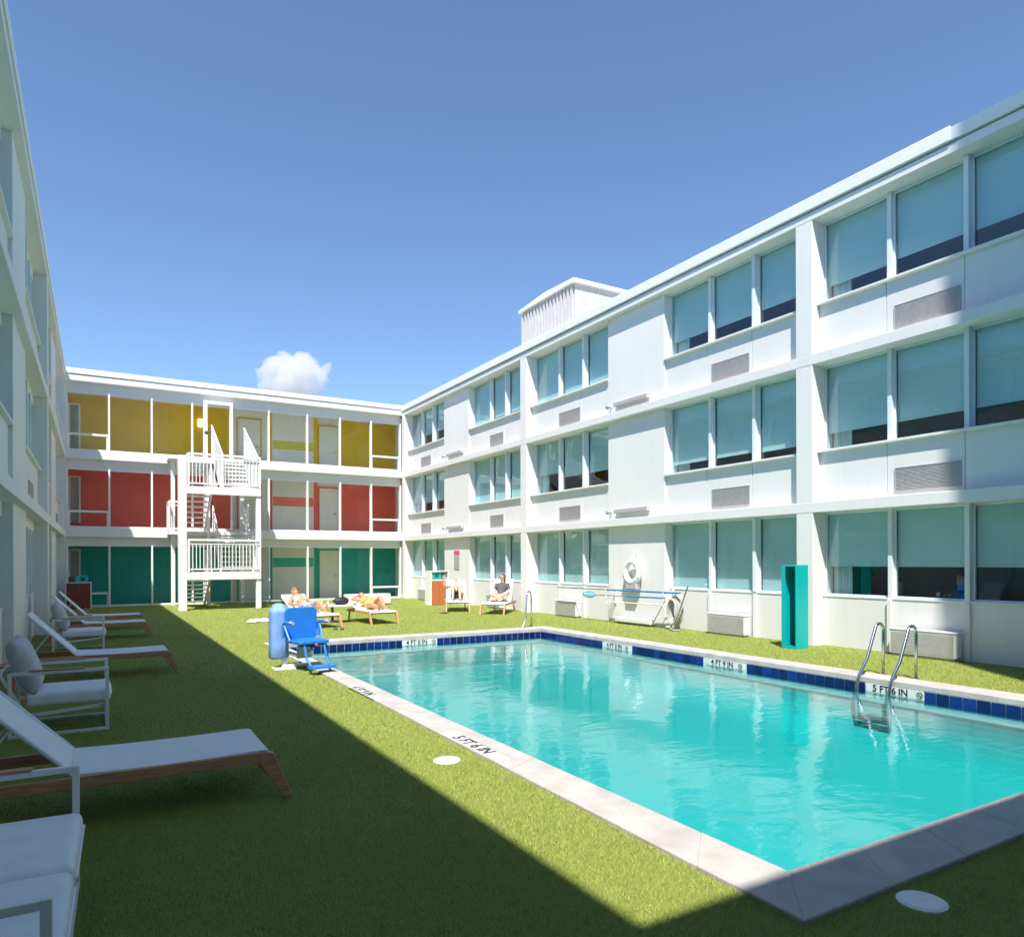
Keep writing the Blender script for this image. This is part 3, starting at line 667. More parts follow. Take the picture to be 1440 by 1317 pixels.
oo = n.nodes.new('ShaderNodeOutputMaterial'); vv = n.nodes.new('ShaderNodeVolumePrincipled'); vv.inputs['Color'].default_value = (1, .975, .97, 1); vv.inputs['Density'].default_value = .038; vv.inputs['Anisotropy'].default_value = .2
n.links.new(vv.outputs[0], oo.inputs['Volume']); MT['cloud_vapour'] = mc
cloud()
# ------------------------------------------------------------------ skimmer lids
for x, y, lb in ((2.49, 5.31, 'round white lid sunk in the sunny grass beside the pool coping'), (3.42, 1.935, 'round white lid in the shaded grass at the near pool corner')):
    t = thing('skimmer_lid', lb, 'lid', (x, y, 0), 0, 'round lids in the grass')
    MB().lathe([(.112, 0), (.112, .009), (.106, .012)]).build('lid', 'lid', t, bevel=.002)
    m = MB(); m.box(-.02, .02, -.006, .006, .0146, .0160); m.lathe([(.098, .0121), (.097, .0145)]); m.build('cover_plate', 'lid', t)
# ------------------------------------------------------------------ pool rails
def rail_set(name, label, loc, rz, span, n=2, group=None, hgt=.74, reach=.62, ar=.10):
    t = thing(name, label, 'pool rail', loc, rz, group)
    for k in range(n):
        y = (k-(n-1)/2)*span
        pts = [(0, y, 0), (0, y, .52*hgt/.74)]
        for a in range(9):
            an = math.pi*a/10; pts.append((-ar+ar*math.cos(an), y, hgt-ar+ar*math.sin(an)))
        pts += [(-reach*.62, y, .26), (-reach*.9, y, .06), (-reach, y, -.10), (-reach, y, -.62)]
        MB().tube(pts, .0215, 12).build('rail', 'steel', t, smooth=True)
        MB().lathe([(.05, .0), (.05, .012), (.03, .02)], (0, y, 0), 16).build('base_flange', 'steel', t)
    if n > 1:
        for z in (-.36, -.58): MB().box(-reach-.035, -reach+.035, -span/2, span/2, z, z+.02).build('step', 'steel', t)
    return t
rail_set('pool_ladder', 'pair of bent steel ladder rails at the right side of the pool', (9.745, 5.82, .0), 0, .47)
rail_set('pool_handrail', 'single bent steel handrail at the far right corner of the pool', (9.34, 14.95, .0), R(38), .5, 1, hgt=.90, reach=.66, ar=.17)
# ------------------------------------------------------------------ loungers
def lounger(name, label, loc, rz, back=46, L=1.92, wood='teak', sling='sling', group='teak sun loungers', width=.74, hinge=-.24):
    """x+ is the foot end, origin at the middle on the ground"""
    t = thing(name, label, 'sun lounger', loc, rz, group); zt = .345; w = width/2; xf, xb = L/2, -L/2
    for s in (-1, 1):
        MB().box(xb, xf-.07, s*w-.018, s*w+.018, zt-.075, zt).build('side_rail', wood, t, bevel=.006)
        MB().prism([(xf-.075, zt), (xf-.02, zt-.012), (xf+.115, .0), (xf+.055, .0), (xf-.115, zt-.075), (xf-.115, zt)], s*w-.022, s*w+.022, 'y').build('leg', wood, t, bevel=.006)
        MB().prism([(xb+.16, zt-.02), (xb+.22, zt-.02), (xb+.11, .0), (xb+.05, .0)], s*(w-.042)-.018, s*(w-.042)+.018, 'y').build('leg', wood, t, bevel=.006)
    MB().box(xf-.10, xf-.055, -w+.0185, w-.0185, zt-.07, zt-.012).build('end_rail', wood, t, bevel=.004); MB().box(xb, xb+.035, -w+.0185, w-.0185, zt-.07, zt-.012).build('end_rail', wood, t, bevel=.004)
    m = MB(); n = 20; pts = [(xf-.03, zt-.022), (xf-.05, zt+.006)]+[(xf-.05-(xf-.05-hinge)*k/n, zt+.012-.012*math.sin(math.pi*k/n)) for k in range(1, n+1)]
    m.prism(pts+[(x, z-.012) for x, z in pts[::-1]], -w+.012, w-.012, 'y'); m.build('seat_sling', sling, t)
    c, s_ = math.cos(R(back)), math.sin(R(back)); BL = .80
    bp = [(hinge-.03*0-c*BL*k/8, zt+.02+s_*BL*k/8+.012*math.sin(math.pi*k/8)*-1) for k in range(9)]
    MB().prism(bp+[(x-.010*s_, z-.010*c) for x, z in bp[::-1]], -w+.05, w-.05, 'y').build('back_sling', sling, t)
    m = MB(); 
    for s in (-1, 1): m.tube([(hinge, s*(w-.045), zt+.01), (hinge-c*BL, s*(w-.045), zt+.01+s_*BL)], .014, 8)
    m.tube([(hinge-c*BL, -w+.045, zt+.01+s_*BL), (hinge-c*BL, w-.045, zt+.01+s_*BL)], .014, 8); m.build('back_frame', 'powder_white', t)
    if back > 20:
        m = MB()
        for s in (-1, 1): m.tube([(hinge-c*BL*.55, s*(w-.07), zt+s_*BL*.55), (hinge-.55, s*(w-.07), zt-.03)], .008, 6)
        m.tube([(hinge-.55, -w+.07, zt-.03), (hinge-.55, w-.07, zt-.03)], .008, 6); m.build('back_prop', 'powder_white', t)
    return t
LG = 'teak and white loungers along the shaded wall'
l1 = lounger('sun_lounger', 'nearest white sling lounger with teak frame between the sofa and the armchair', (.10, 5.43, 0), 0, 46, 1.94, group=LG)
l2 = dup(l1, 'white sling lounger directly behind the nearer puffy armchair', (-.02, 11.92, 0), 0)
l3 = dup(l1, 'white sling lounger just behind the farther armchair', (.0, 17.83, 0), 0)
l4 = dup(l1, 'farthest white sling lounger, last of the shaded row near the wooden cabinet', (.02, 20.25, 0), 0)
def sunlounger(label, foot, heading, back, wood='teak_pale'):
    # foot = middle of the foot edge, heading = direction towards the head
    a = math.atan2(-heading[1], -heading[0]); L = 1.88; h = Vector(heading).normalized()
    c = Vector(foot)+h*(L/2+.08)
    return lounger('sun_lounger', label, (c.x, c.y, 0), a, back, L, wood, 'towel', 'pale wooden loungers in the sun', .74), a, c
# ------------------------------------------------------------------ armchairs and sofa
def armchair(name, label, cat, loc, rz, W=.78, seats=1, group=None):
    """x+ is the front ; width along y"""
    t = thing(name, label, cat, loc, rz, group); w = W/2; xb, xf = -.42, .40; at = .62; r = .032
    for s in (-1, 1):
        y = s*w
        m = MB().box(xf-r, xf, y-r/2, y+r/2, 0, at).box(xb, xb+r, y-r/2, y+r/2, 0, at-.005).box(xb+r, xf-r, y-r/2, y+r/2, .001, r).box(xb+r, xf-r, y-r/2, y+r/2, at-r, at-.001)
        m.build('side_frame', 'powder_white', t, bevel=.004)
        MB().box(xb+.16, xf-.20, y-.024, y+.024, at, at+.014).build('arm_pad', 'teak', t, bevel=.004)
    m = MB().box(xf-r-.05, xf-.05, -w+r/2, w-r/2, .23, .262).box(xf-r, xf-.001, -w+r/2, w-r/2, .001, r-.001)
    for s in (-1, 1): m.bar((xf-.05, s*(w-.03), .246), (xb+.14, s*(w-.03), .20), .028); m.bar((xb+.14, s*(w-.03), .20), (xb-.06, s*(w-.03), .60), .028)
    m.bar((xb-.06, -w+.03, .60), (xb-.06, w-.03, .60), .028); m.build('seat_frame', 'powder_white', t)
    sw = (W-.08)/seats
    for k in range(seats):
        y0 = -w+.04+k*sw+.006; y1 = y0+sw-.012
        c = MB().box(xb+.14, xf+.02, y0, y1, .272, .405).build('seat_cushion', 'cushion', t, smooth=True)
        b = c.modifiers.new('b', 'BEVEL'); b.width = .045; b.segments = 5; sb = c.modifiers.new('s', 'SUBSURF'); sb.levels = sb.render_levels = 1
        m = MB(); z_ = .338; m.tube([(xb+.17, y0+.01, z_), (xf-.02, y0+.01, z_), (xf+.022, y0+.05, z_), (xf+.022, y1-.05, z_), (xf-.02, y1-.01, z_), (xb+.17, y1-.01, z_)], .006, 6); m.build('piping', 'sling', c)
        M = Matrix.Translation((xb+.11, (y0+y1)/2, .655)) @ Matrix.Rotation(R(-20), 4, 'Y'); hw = (y1-y0)/2-.01
        m = MB(); nu, nv = 14, 12; G = {}
        for sd in (-1, 1):
            for iu in range(nu+1):
                for iv in range(nv+1):
                    u, v = 2*iu/nu-1, 2*iv/nv-1; e = max(0, (1-abs(u)**3.2)*(1-abs(v)**3.2))**.42
                    G[sd, iu, iv] = m.bm.verts.new(M @ Vector((sd*(.018+.088*e), u*hw*(1-.05*(1-abs(v)**2)), v*.272*(1-.05*(1-abs(u)**2)))))
            for iu in range(nu):
                for iv in range(nv): m.bm.faces.new((G[sd, iu, iv], G[sd, iu+1, iv], G[sd, iu+1, iv+1], G[sd, iu, iv+1]))
        ring = [(a, 0) for a in range(nu)]+[(nu, b) for b in range(nv)]+[(a, nv) for a in range(nu, 0, -1)]+[(0, b) for b in range(nv, 0, -1)]
        for k2 in range(len(ring)):
            p, q = ring[k2], ring[(k2+1) % len(ring)]; m.bm.faces.new((G[-1, p[0], p[1]], G[-1, q[0], q[1]], G[1, q[0], q[1]], G[1, p[0], p[1]]))
        m.build('back_cushion', 'cushion_back', t, smooth=True)
    return t
ac1 = armchair('armchair', 'nearer white metal armchair with puffy grey cushions and thin teak arm strips', 'armchair', (-.30, 8.43, 0), 0, group='white metal armchairs in the shade')
dup(ac1, 'farther white metal armchair with grey cushions, in front of the third lounger', (-.28, 15.55, 0), 0)
armchair('sofa', 'white metal two seat sofa with pale cushions cut off at the lower left corner', 'sofa', (-.50, 3.42, 0), R(-1.5), 1.62, 2)
def small_table(label, loc):
    t = thing('side_table', label, 'side table', loc, 0, 'small round teak side tables by the shaded wall')
    MB().lathe([(.20, .40), (.21, .405), (.21, .425), (.20, .43)]).build('table_top', 'wood_orange', t); MB().lathe([(.03, .02), (.03, .40)], seg=12).build('stem', 'teak', t); MB().lathe([(.15, 0), (.15, .02)]).build('base', 'teak', t)
small_table('small round brown side table behind the nearer armchair', (-.86, 10.35, 0)); small_table('small round brown side table behind the farther armchair', (-.80, 16.75, 0))
# ------------------------------------------------------------------ towel cabinets
def cabinet(label, loc, w, group, extra, wood='wood_orange'):
    t = thing('towel_cabinet', label, 'cabinet', loc, 0, group)      # front faces -y, origin front centre
    h = .92; d = .55
    MB().box(-w/2-.035, -w/2, 0, d, 0, h+.03).box(w/2, w/2+.035, 0, d, 0, h+.03).box(-w/2, w/2, .03, d, 0, h+.03).build('carcass', 'trim_white', t, bevel=.004)
    dr = MB()
    for k in range(2): dr.box(-w/2+k*w/2+.003, -w/2+(k+1)*w/2-.003, 0, .028, .03, h)
    dr.build('door', wood, t, bevel=.003)
    if extra:
        MB().box(-w/2-.035, -w/2, 0, d, h+.031, 1.26).box(w/2, w/2+.035, 0, d, h+.031, 1.26).box(-w/2-.035, w/2+.035, -.01, d, 1.261, 1.29).build('hood', 'trim_white', t)
        MB().box(-w*.40, w*.12, .05, .08, h+.05, 1.24).build('sign_board', 'sign_teal', t); MB().box(-.18, -.02, .046, .049, 1.04, 1.16).build('sign_emblem', 'dark_grey', t)
        MB().box(w*.22, w*.42, .06, .2, h+.04, 1.22).build('dispenser', 'grille_grey', t, bevel=.01)
    else:
        MB().box(-w*.10, w*.40, .1, .4, h+.031, h+.27).build('sign_board', 'sign_teal', t); MB().box(.06, .20, .094, .099, h+.07, h+.2).build('sign_emblem', 'dark_grey', t)
        MB().box(-w*.42, -w*.18, .15, .4, h+.031, h+.22).build('towel_bin', 'dark_grey', t, bevel=.01)
cabinet('wooden towel cabinet in the sun with white hood and teal sign', (11.10, 24.25, 0), .66, 'towel cabinets', True)
cabinet('dark red wooden towel cabinet in the shaded far left corner', (-.56, 28.9, 0), .72, 'towel cabinets', False, 'wood_red')
# ------------------------------------------------------------------ teal tall box
t = thing('book_box', 'tall narrow teal box with an open dark side, standing by the wall pillar', 'tall box', (11.28, 8.76, 0))
x0, x1, y0, y1, H = -.17, .17, -.19, .14, 1.56
m = MB().box(x0, x1, y0, y0+.025, 0, H).box(x0, x1, y1-.025, y1, 0, H).box(x1-.025, x1, y0+.025, y1-.025, 0, H).box(x0, x1-.025, y0+.025, y1-.025, H-.03, H).box(x0, x1-.025, y0+.025, y1-.025, 0, .05)
m.box(x0, x0+.012, y1-.085, y1-.025, .05, H-.03); m.build('shell', 'teal_box', t, bevel=.004)
MB().box(x0+.05, x1-.03, y0+.03, y1-.03, .051, .06).build('inner_shelf', 'teal_dark', t)
# ------------------------------------------------------------------ life ring, poles, hose
t = thing('life_ring', 'white ring buoy with rope hanging on the sunny wall above the blue poles', 'life ring', (11.97, 14.10, 1.36))
pts = [(-.0, .25*math.cos(a*math.pi/18), .25*math.sin(a*math.pi/18)) for a in range(36)]
MB().tube([(p[0]-.10, p[1]*1.06, p[2]*1.06) for p in pts], .076, 14, True).build('ring', 'ring_white', t, smooth=True)
m = MB()
for k in range(4):
    a = math.pi/4+k*math.pi/2; c = Vector((-.10, .265*math.cos(a), .265*math.sin(a)))
    tg = Vector((0, -math.sin(a), math.cos(a))); rd_ = Vector((0, math.cos(a), math.sin(a)))
    m.tube([c+(Vector((1, 0, 0))*math.cos(b*math.pi/6)+rd_*math.sin(b*math.pi/6))*.077 for b in range(12)], .007, 6, True)
m.build('rope_band', 'stone_white', t)
MB().tube([(-.10+.03*math.cos(a*.7), .36*math.cos(a*math.pi/12), .36*math.sin(a*math.pi/12)) for a in range(24)], .009, 6, True).build('rope', 'towel', t)
MB().box(-.16, -.001, -.21, .21, -.46, -.20).build('rope_bin', 'grille_grey', t, bevel=.03)
MB().tube([(-.02, 0, .34), (-.03, .01, .50), (-.01, -.03, .58)], .015, 6).build('hook', 'ring_white', t)
def pole(name, label, cat, a, b, r, mt, sleeve=None):
    a, b = Vector(a), Vector(b); t = thing(name, label, cat, a, 0, 'pool poles on the wall'); d = b-a
    MB().tube([(0, 0, 0), d*.46], r*.8, 8).build('thin_tube', 'steel' if mt == 'pole_blue' else mt, t); MB().tube([d*.46, d], r, 8).build('pole', mt, t); return t, d
pole('telescopic_pole', 'long blue telescopic pole, topmost of the poles on the wall hooks', 'pole', (11.72, 17.30, .87), (11.72, 12.2, .885), .022, 'pole_blue')
t, d = pole('pool_net', 'blue pole with an oval light blue net at its left end', 'pool net', (11.70, 15.45, .72), (11.70, 12.7, .75), .02, 'pole_blue')
MB().tube([(0, .28+.28*math.cos(a*math.pi/10), -.0+.075*math.sin(a*math.pi/10)) for a in range(20)], .012, 6, True).build('hoop', 'pole_blue', t)
m = MB(); m.ball((0, .28, -.02), (.02, .26, .07), 14); m.build('net', 'net_blue', t)
pole('brush_pole', 'thin white pole hanging below the blue poles', 'pole', (11.72, 14.9, .56), (11.72, 12.6, .585), .016, 'powder_white')
pole('leaning_pole', 'grey pole leaning against the wall beside the pale hose', 'pole', (11.60, 12.33, .01), (11.78, 12.02, 1.05), .018, 'steel')
pole('hook_pole', 'short blue pole slanting down towards the grass under the nets', 'pole', (11.76, 12.75, .70), (11.66, 13.12, .08), .014, 'steel')
for y, lb in ((14.95, 'left'), (12.75, 'right')):
    t = thing('wall_bracket', 'small white wall bracket under the %s part of the blue poles' % lb, 'bracket', (12.01, y, .5), 0, 'pole brackets')
    m = MB().box(-.02, 0, -.03, .03, 0, .5)
    for z in (.03, .19, .34): m.box(-.34, -.02, -.012, .012, z, z+.02); m.box(-.34, -.325, -.012, .012, z+.02, z+.05)
    m.build('hook_bar', 'powder_white', t)
t = thing('coiled_hose', 'pale grey coiled hose hanging in loops on the wall beside the leaning pole', 'hose', (11.90, 12.42, .0))
m = MB(); 
for k in range(7):
    c = .50+.01*k; m.tube([(-.05-.025*k, (.16+.012*math.sin(k*2))*math.sin(a*math.pi/12)+.01*k, c+(.36-.01*k+.03*math.sin(k))*math.cos(a*math.pi/12)*1.0-.02*k) for a in range(24)], .019, 6, True)
m.build('coils', 'hose', t, smooth=True); MB().lathe([(.10, .0), (.10, .10)], seg=14).build('hook', 'powder_white', t, xf=Matrix.Translation((0, 0, .78)) @ Matrix.Rotation(R(-90), 4, 'Y'))
MB().tube([(-.1, .1, .3), (-.12, .16, .12), (-.2, .1, .03), (-.3, -.1, .025), (-.2, -.25, .025)], .019, 6).build('loose_end', 'hose', t, smooth=True)
t = thing('low_equipment_box', 'low white box at the foot of the wall under the ring buoy', 'box', (11.93, 14.05, 0))
MB().box(-.13, .07, -.70, .70, .045, .19).build('body', 'powder_white', t, bevel=.03); MB().box(-.10, .04, -.62, .62, 0, .045).build('base', 'dark_grey', t)
# ------------------------------------------------------------------ wall fittings
for y, z, lb in ((14.22, 5.80, 'under the top floor, near blank wall'), (14.22, 2.96, 'under the middle floor, near blank wall'), (24.7, 5.82, 'under the top floor, far blank wall'), (24.7, 2.96, 'under the middle floor, far blank wall')):
    up = 'above the upper ledge' if z > 4 else 'above the lower ledge'; wh = 'of the nearer blank wall' if y < 20 else 'of the farther blank wall'
    t = thing('linear_light', 'long grey light bar %s %s' % (up, wh), 'light fitting', (12.015, y, z), 0, 'grey light bars on the white wing')
    MB().box(-.13, -.02, -.66, .66, -.055, .055).build('housing', 'grille_grey', t, bevel=.012)
    MB().box(-.02, 0, -.5, -.44, -.03, .03).box(-.02, 0, .44, .5, -.03, .03).build('mount', 'dark_grey', t)
    t = thing('floodlight', 'small round floodlight %s %s' % (up, wh), 'floodlight', (12.015, y+.90, z), 0, 'small grey floodlights')
    MB().tube([(0, 0, 0), (-.10, 0, 0)], .03, 10).build('arm', 'grille_grey', t); MB().ball((-.13, 0, -.01), (.05, .075, .065), 12).build('head', 'sign_grey', t, smooth=True)
t = thing('pool_notice', 'grey notice with a pink header on the far blank wall', 'notice', (12.012, 24.66, 1.66))
MB().box(-.012, 0, -.22, .22, -.32, .24).build('board', 'sign_grey', t); MB().box(-.014, 0, -.24, .24, .26, .40).build('header', 'pink_red', t)
m = MB()
for k in range(8): m.box(-.015, -.0125, -.17, .17-.05*(k % 3), .17-k*.058, .195-k*.058)
m.build('print_lines', 'grille_grey', t)
# ------------------------------------------------------------------ pool lift
def lift():
    t = thing('pool_lift', 'blue pool hoist chair with covered mast at the left edge of the pool', 'pool lift', (2.48, 11.15, 0))
    MB().box(-.16, .16, -.14, .14, .0, .03).box(-.03, .40, -.05, .05, .03, .07).build('base_plate', 'powder_white', t, bevel=.006)
    MB().tube([(0, 0, .03), (0, 0, .30)], .045, 12).build('mast', 'powder_white', t)
    # soft cover over the mast and its motor
    m = MB(); P = [(.13, .16), (.155, .20), (.15, .38), (.155, .62), (.15, .86), (.145, .92), (.10, .945), (.09, .99), (.03, 1.01)]
    seg = 24; rings = []; sq = lambda v: math.copysign(abs(v)**.6, v)
    for r, z in P:
        rings.append([m.bm.verts.new((-.07+(r*.90+.006*math.sin(k*2.2+z*9))*sq(math.cos(2*math.pi*k/seg)), .05+(r*.95+.008*math.sin(k*1.7+z*7))*sq(math.sin(2*math.pi*k/seg)), z)) for k in range(seg)])
    for A, Bq in zip(rings, rings[1:]):
        for k in range(seg): m.bm.faces.new((A[k], A[(k+1) % seg], Bq[(k+1) % seg], Bq[k]))
    m.bm.faces.new(rings[0][::-1]); m.bm.faces.new(rings[-1]); m.build('mast_cover', 'lift_cover', t, smooth=True)
    MB().tube([(.02, .02, .26), (.20, -.08, .20), (.36, -.26, .26)], .03, 8).build('arm', 'powder_white', t)
    # seat, turned towards the camera and the water
    M = Matrix.Translation((.27, -.33, 0)) @ Matrix.Rotation(R(-78), 4, 'Z')      # local +x is the sitting direction
    def rr(w, h, r, n=5):
        o = []
        for cx, cy, a0 in ((w-r, h-r, 0), (-w+r, h-r, 90), (-w+r, -h+r, 180), (w-r, -h+r, 270)):
            for k in range(n+1): a = R(a0+90*k/n); o.append((cx+r*math.cos(a), cy+r*math.sin(a)))
        return o
    MB().prism([(y, z+.70) for y, z in rr(.26, .25, .08)], -.24, -.19, 'x', M).build('backrest', 'lift_blue', t, bevel=.012)
    MB().prism([(x+.02, y) for x, y in rr(.24, .25, .07)], .42, .475, 'z', M).build('seat', 'lift_blue', t, bevel=.015)
    for s in (-1, 1):
        m = MB(); m.tube([M @ Vector(p) for p in ((-.20, s*.29, .50), (-.20, s*.29, .70), (-.12, s*.29, .735), (.08, s*.29, .735))], .02, 8); m.tube([M @ Vector(p) for p in ((-.18, s*.29, .70), (-.02, s*.27, .46))], .018, 6); m.build('armrest', 'lift_blue', t)
        MB().tube([M @ Vector((.03, s*.29, .738)), M @ Vector((.13, s*.29, .738))], .024, 8).build('arm_grip', 'grille_grey', t)
    m = MB()
    for s in (-1, 1): m.tube([M @ Vector(p) for p in ((.22, s*.16, .43), (.30, s*.16, .22), (.42, s*.15, .12))], .02, 8)
    m.prism([(x+.46, y) for x, y in rr(.10, .19, .04)], .09, .125, 'z', M); m.build('footrest', 'lift_blue', t)
    m = MB(); m.bar(M @ Vector((-.1, 0, .40)), M @ Vector((.2, 0, .40)), .06); m.bar(M @ Vector((.18, -.2, .41)), M @ Vector((.18, .2, .41)), .04); m.tube([M @ Vector((.2, .2, .41)), M @ Vector((.26, .2, .2))], .015, 6); m.build('seat_bracket', 'black', t)
    MB().ball(M @ Vector((.25, .02, .41)), .025, 8).build('button', 'pink_red', t)
    MB().prism([(y, z) for y, z in ((-.10, .18), (.12, .18), (.10, .40), (-.08, .40))], -.16, -.10, 'x', M).build('leg_cover', 'grille_grey', t)
lift()
# ------------------------------------------------------------------ people
def person(label, loc, rz, J, skin, clothes, hair, extras=None, parent=None):
    """J: joints in local metres. body = remeshed continuous figure"""
    t = thing('person', label, 'person', loc, rz)
    V = {k: Vector(v) for k, v in J.items()}
    m = MB(); C_ = m.cap_
    hd = V['head']; nk = V['neck']; up = (hd-nk).normalized(); fw = V['face'].normalized(); fw = (fw-up*fw.dot(up)).normalized(); sd = up.cross(fw)
    B3 = Matrix((fw, sd, up)).transposed().to_4x4()
    m.ball(hd, 1, 20, B3 @ Matrix.Diagonal((.093, .074, .112, 1)))
    m.ball(hd-up*.055+fw*.03, 1, 14, B3 @ Matrix.Diagonal((.062, .055, .060, 1)))
    m.cap_(hd+fw*.088+up*.005, hd+fw*.108-up*.022, .009, .014, 2)
    for s in (-1, 1): m.ball(hd+sd*s*.075-up*.008, 1, 8, B3 @ Matrix.Diagonal((.022, .010, .030, 1)))
    C_(nk, hd-up*.05, .055, .050)
    sh = (V['shl']+V['shr'])/2; hp = (V['hil']+V['hir'])/2
    C_(sh, nk, .085, .06); C_(V['shl'], V['shr'], .062, .062); C_(sh.lerp(hp, .12), sh.lerp(hp, .55), .125, .105); C_(sh.lerp(hp, .5), hp, .105, .118)
    for s, q in (('l', 1), ('r', -1)):
        C_(sh.lerp(V['sh'+s], .5).lerp(hp, .15), sh.lerp(V['sh'+s], .5).lerp(hp, .5), .092, .07); C_(hp, V['hi'+s], .115, .10)
        C_(V['sh'+s], V['el'+s], .052, .040); C_(V['el'+s], V['wr'+s], .040, .026)
        C_(V['hi'+s], V['kn'+s], .088, .055); C_(V['kn'+s], V['kn'+s].lerp(V['an'+s], .35), .056, .056); C_(V['kn'+s].lerp(V['an'+s], .35), V['an'+s], .056, .036)
        C_(V['an'+s], V['to'+s], .040, .026); fd = (V['to'+s]-V['an'+s]).normalized(); C_(V['an'+s]-fd*.045, V['an'+s], .032, .036)
        wd = (V['wr'+s]-V['el'+s]).normalized(); pd = wd.orthogonal().normalized(); pn = wd.cross(pd); w = V['wr'+s]
        C_(w, w+wd*.05+pd*.014, .024, .022); C_(w, w+wd*.06-pd*.016, .024, .020)
        for k, (o, ln) in enumerate(((-.028, .062), (-.010, .075), (.010, .072), (.027, .055))):
            a = w+wd*.07+pd*o; b = a+wd*ln*.55+pn*.012; c = b+wd*ln*.40+pn*.028
            m.cap_(a, b, .0105, .0095, 2); m.cap_(b, c, .0095, .008, 2)
        m.cap_(w+wd*.025+pd*.028, w+wd*.055+pd*.055+pn*.01, .012, .010, 2)
    o = m.build('body', skin, t); r = o.modifiers.new('r', 'REMESH'); r.mode = 'VOXEL'; r.voxel_size = .0085; r.use_smooth_shade = True
    sm = o.modifiers.new('s', 'SMOOTH'); sm.factor = .5; sm.iterations = 3
    def cloth(name, mt, caps):
        m = MB()
        for a, b, ra, rb in caps: m.cap_(a, b, ra, rb)
        q = m.build(name, mt, t); r = q.modifiers.new('r', 'REMESH'); r.mode = 'VOXEL'; r.voxel_size = .012; r.use_smooth_shade = True; s2 = q.modifiers.new('s', 'SMOOTH'); s2.iterations = 2
        return q
    for c in clothes:
        if c[0] == 'shirt':
            cp = [(sh, sh.lerp(nk, .5), .10, .075), (V['shl'], V['shr'], .075, .075), (sh.lerp(hp, .1), sh.lerp(hp, .55), .14, .122), (sh.lerp(hp, .5), hp.lerp(sh, .05), .122, .13)]
            for s in 'lr': cp += [(V['sh'+s], V['sh'+s].lerp(V['el'+s], .45), .070, .062), (sh.lerp(V['sh'+s], .5).lerp(hp, .15), sh.lerp(V['sh'+s], .5).lerp(hp, .5), .105, .085)]
            cloth('shirt', c[1], cp)
        if c[0] == 'shorts':
            cp = [(hp, hp.lerp(sh, .15), .130, .122)]
            for s in 'lr': cp += [(hp, V['hi'+s], .13, .112), (V['hi'+s], V['hi'+s].lerp(V['kn'+s], c[2]), .103, .086)]
            cloth('shorts', c[1], cp)
        if c[0] == 'top':
            cloth('swim_top', c[1], [(sh.lerp(V['shl'], .5).lerp(hp, .22), sh.lerp(V['shr'], .5).lerp(hp, .22), .108, .108)])
        if c[0] == 'trousers':
            cp = [(hp, hp.lerp(sh, .15), .130, .122)]
            for s in 'lr': cp += [(hp, V['hi'+s], .13, .112), (V['hi'+s], V['kn'+s], .105, .075), (V['kn'+s], V['kn'+s].lerp(V['an'+s], .8), .075, .062)]
            cloth('trousers', c[1], cp)
    m = MB(); m.ball(hd+up*.018-fw*.016, 1, 20, B3 @ Matrix.Diagonal((.098, .086, .108, 1)))
    if hair[1] == 'long': m.cap_(hd-fw*.05, hd-fw*.07-up*.16, .07, .045); 
    if hair[1] == 'bun': m.ball(hd-fw*.03+up*.13, .05, 12)
    # cut the face free
    dl = [v for v in m.bm.verts if (v.co-hd).dot(fw) > .035 and (v.co-hd).dot(up) < .062]
    bmesh.ops.delete(m.bm, geom=dl, context='VERTS'); m.build('hair', hair[0], t, smooth=True)
    if hair[2] if len(hair) > 2 else False:
        m = MB()
        for s in (-1, 1): m.ball(hd+fw*.088+sd*s*.034+up*.012, 1, 10, B3 @ Matrix.Diagonal((.012, .028, .020, 1)))
        m.bar(hd+fw*.095-sd*.02+up*.015, hd+fw*.095+sd*.02+up*.015, .006)
        for s in (-1, 1): m.bar(hd+fw*.085+sd*s*.06+up*.015, hd+sd*s*.082+up*.012, .006)
        m.build('sunglasses', 'black', t)
    else:
        m = MB()
        for s in (-1, 1): m.ball(hd+fw*.083+sd*s*.030+up*.006, .009, 8)
        m.build('eyes', 'black', t)
    MB().ball(hd+fw*.083-up*.052, 1, 10, B3 @ Matrix.Diagonal((.010, .024, .007, 1))).build('mouth', 'pink_red', t)
    return t
# loungers in the sun with people --------------------------------------------
la, aa, ca = sunlounger('white and wooden lounger with raised back, half hidden behind the blue pool hoist', (4.90, 17.25), (-.20, .98), 27)
lb_, ab, cb = sunlounger('low pale wooden lounger with a sunbather beside the white low table', (6.47, 17.55), (-.03, 1), 12)
lc, ac_, cc = sunlounger('left of the two wooden loungers by the right wing wall', (10.02, 20.5), (.40, .92), 46)
ldd, ad, cdx = sunlounger('right of the two wooden loungers by the right wing wall', (10.42, 18.95), (.66, .75), 52)
Zs = .36
def J_recline(back, knees=0, hz=-.30):
    c, s = math.cos(R(back)), math.sin(R(back)); off = .13
    hip = Vector((hz+.10, 0, Zs+.12)); d = Vector((-c, 0, s)); nrm = Vector((s, 0, c))
    shd = hip+d*.50; J = dict(shl=shd+Vector((0, .18, 0)), shr=shd+Vector((0, -.18, 0)), hil=hip+Vector((0, .09, 0)), hir=hip+Vector((0, -.09, 0)), neck=shd+d*.09+nrm*.0, head=shd+d*.24+nrm*.05, face=nrm+Vector((.35, 0, 0)))
    return J, hip, shd, d, nrm
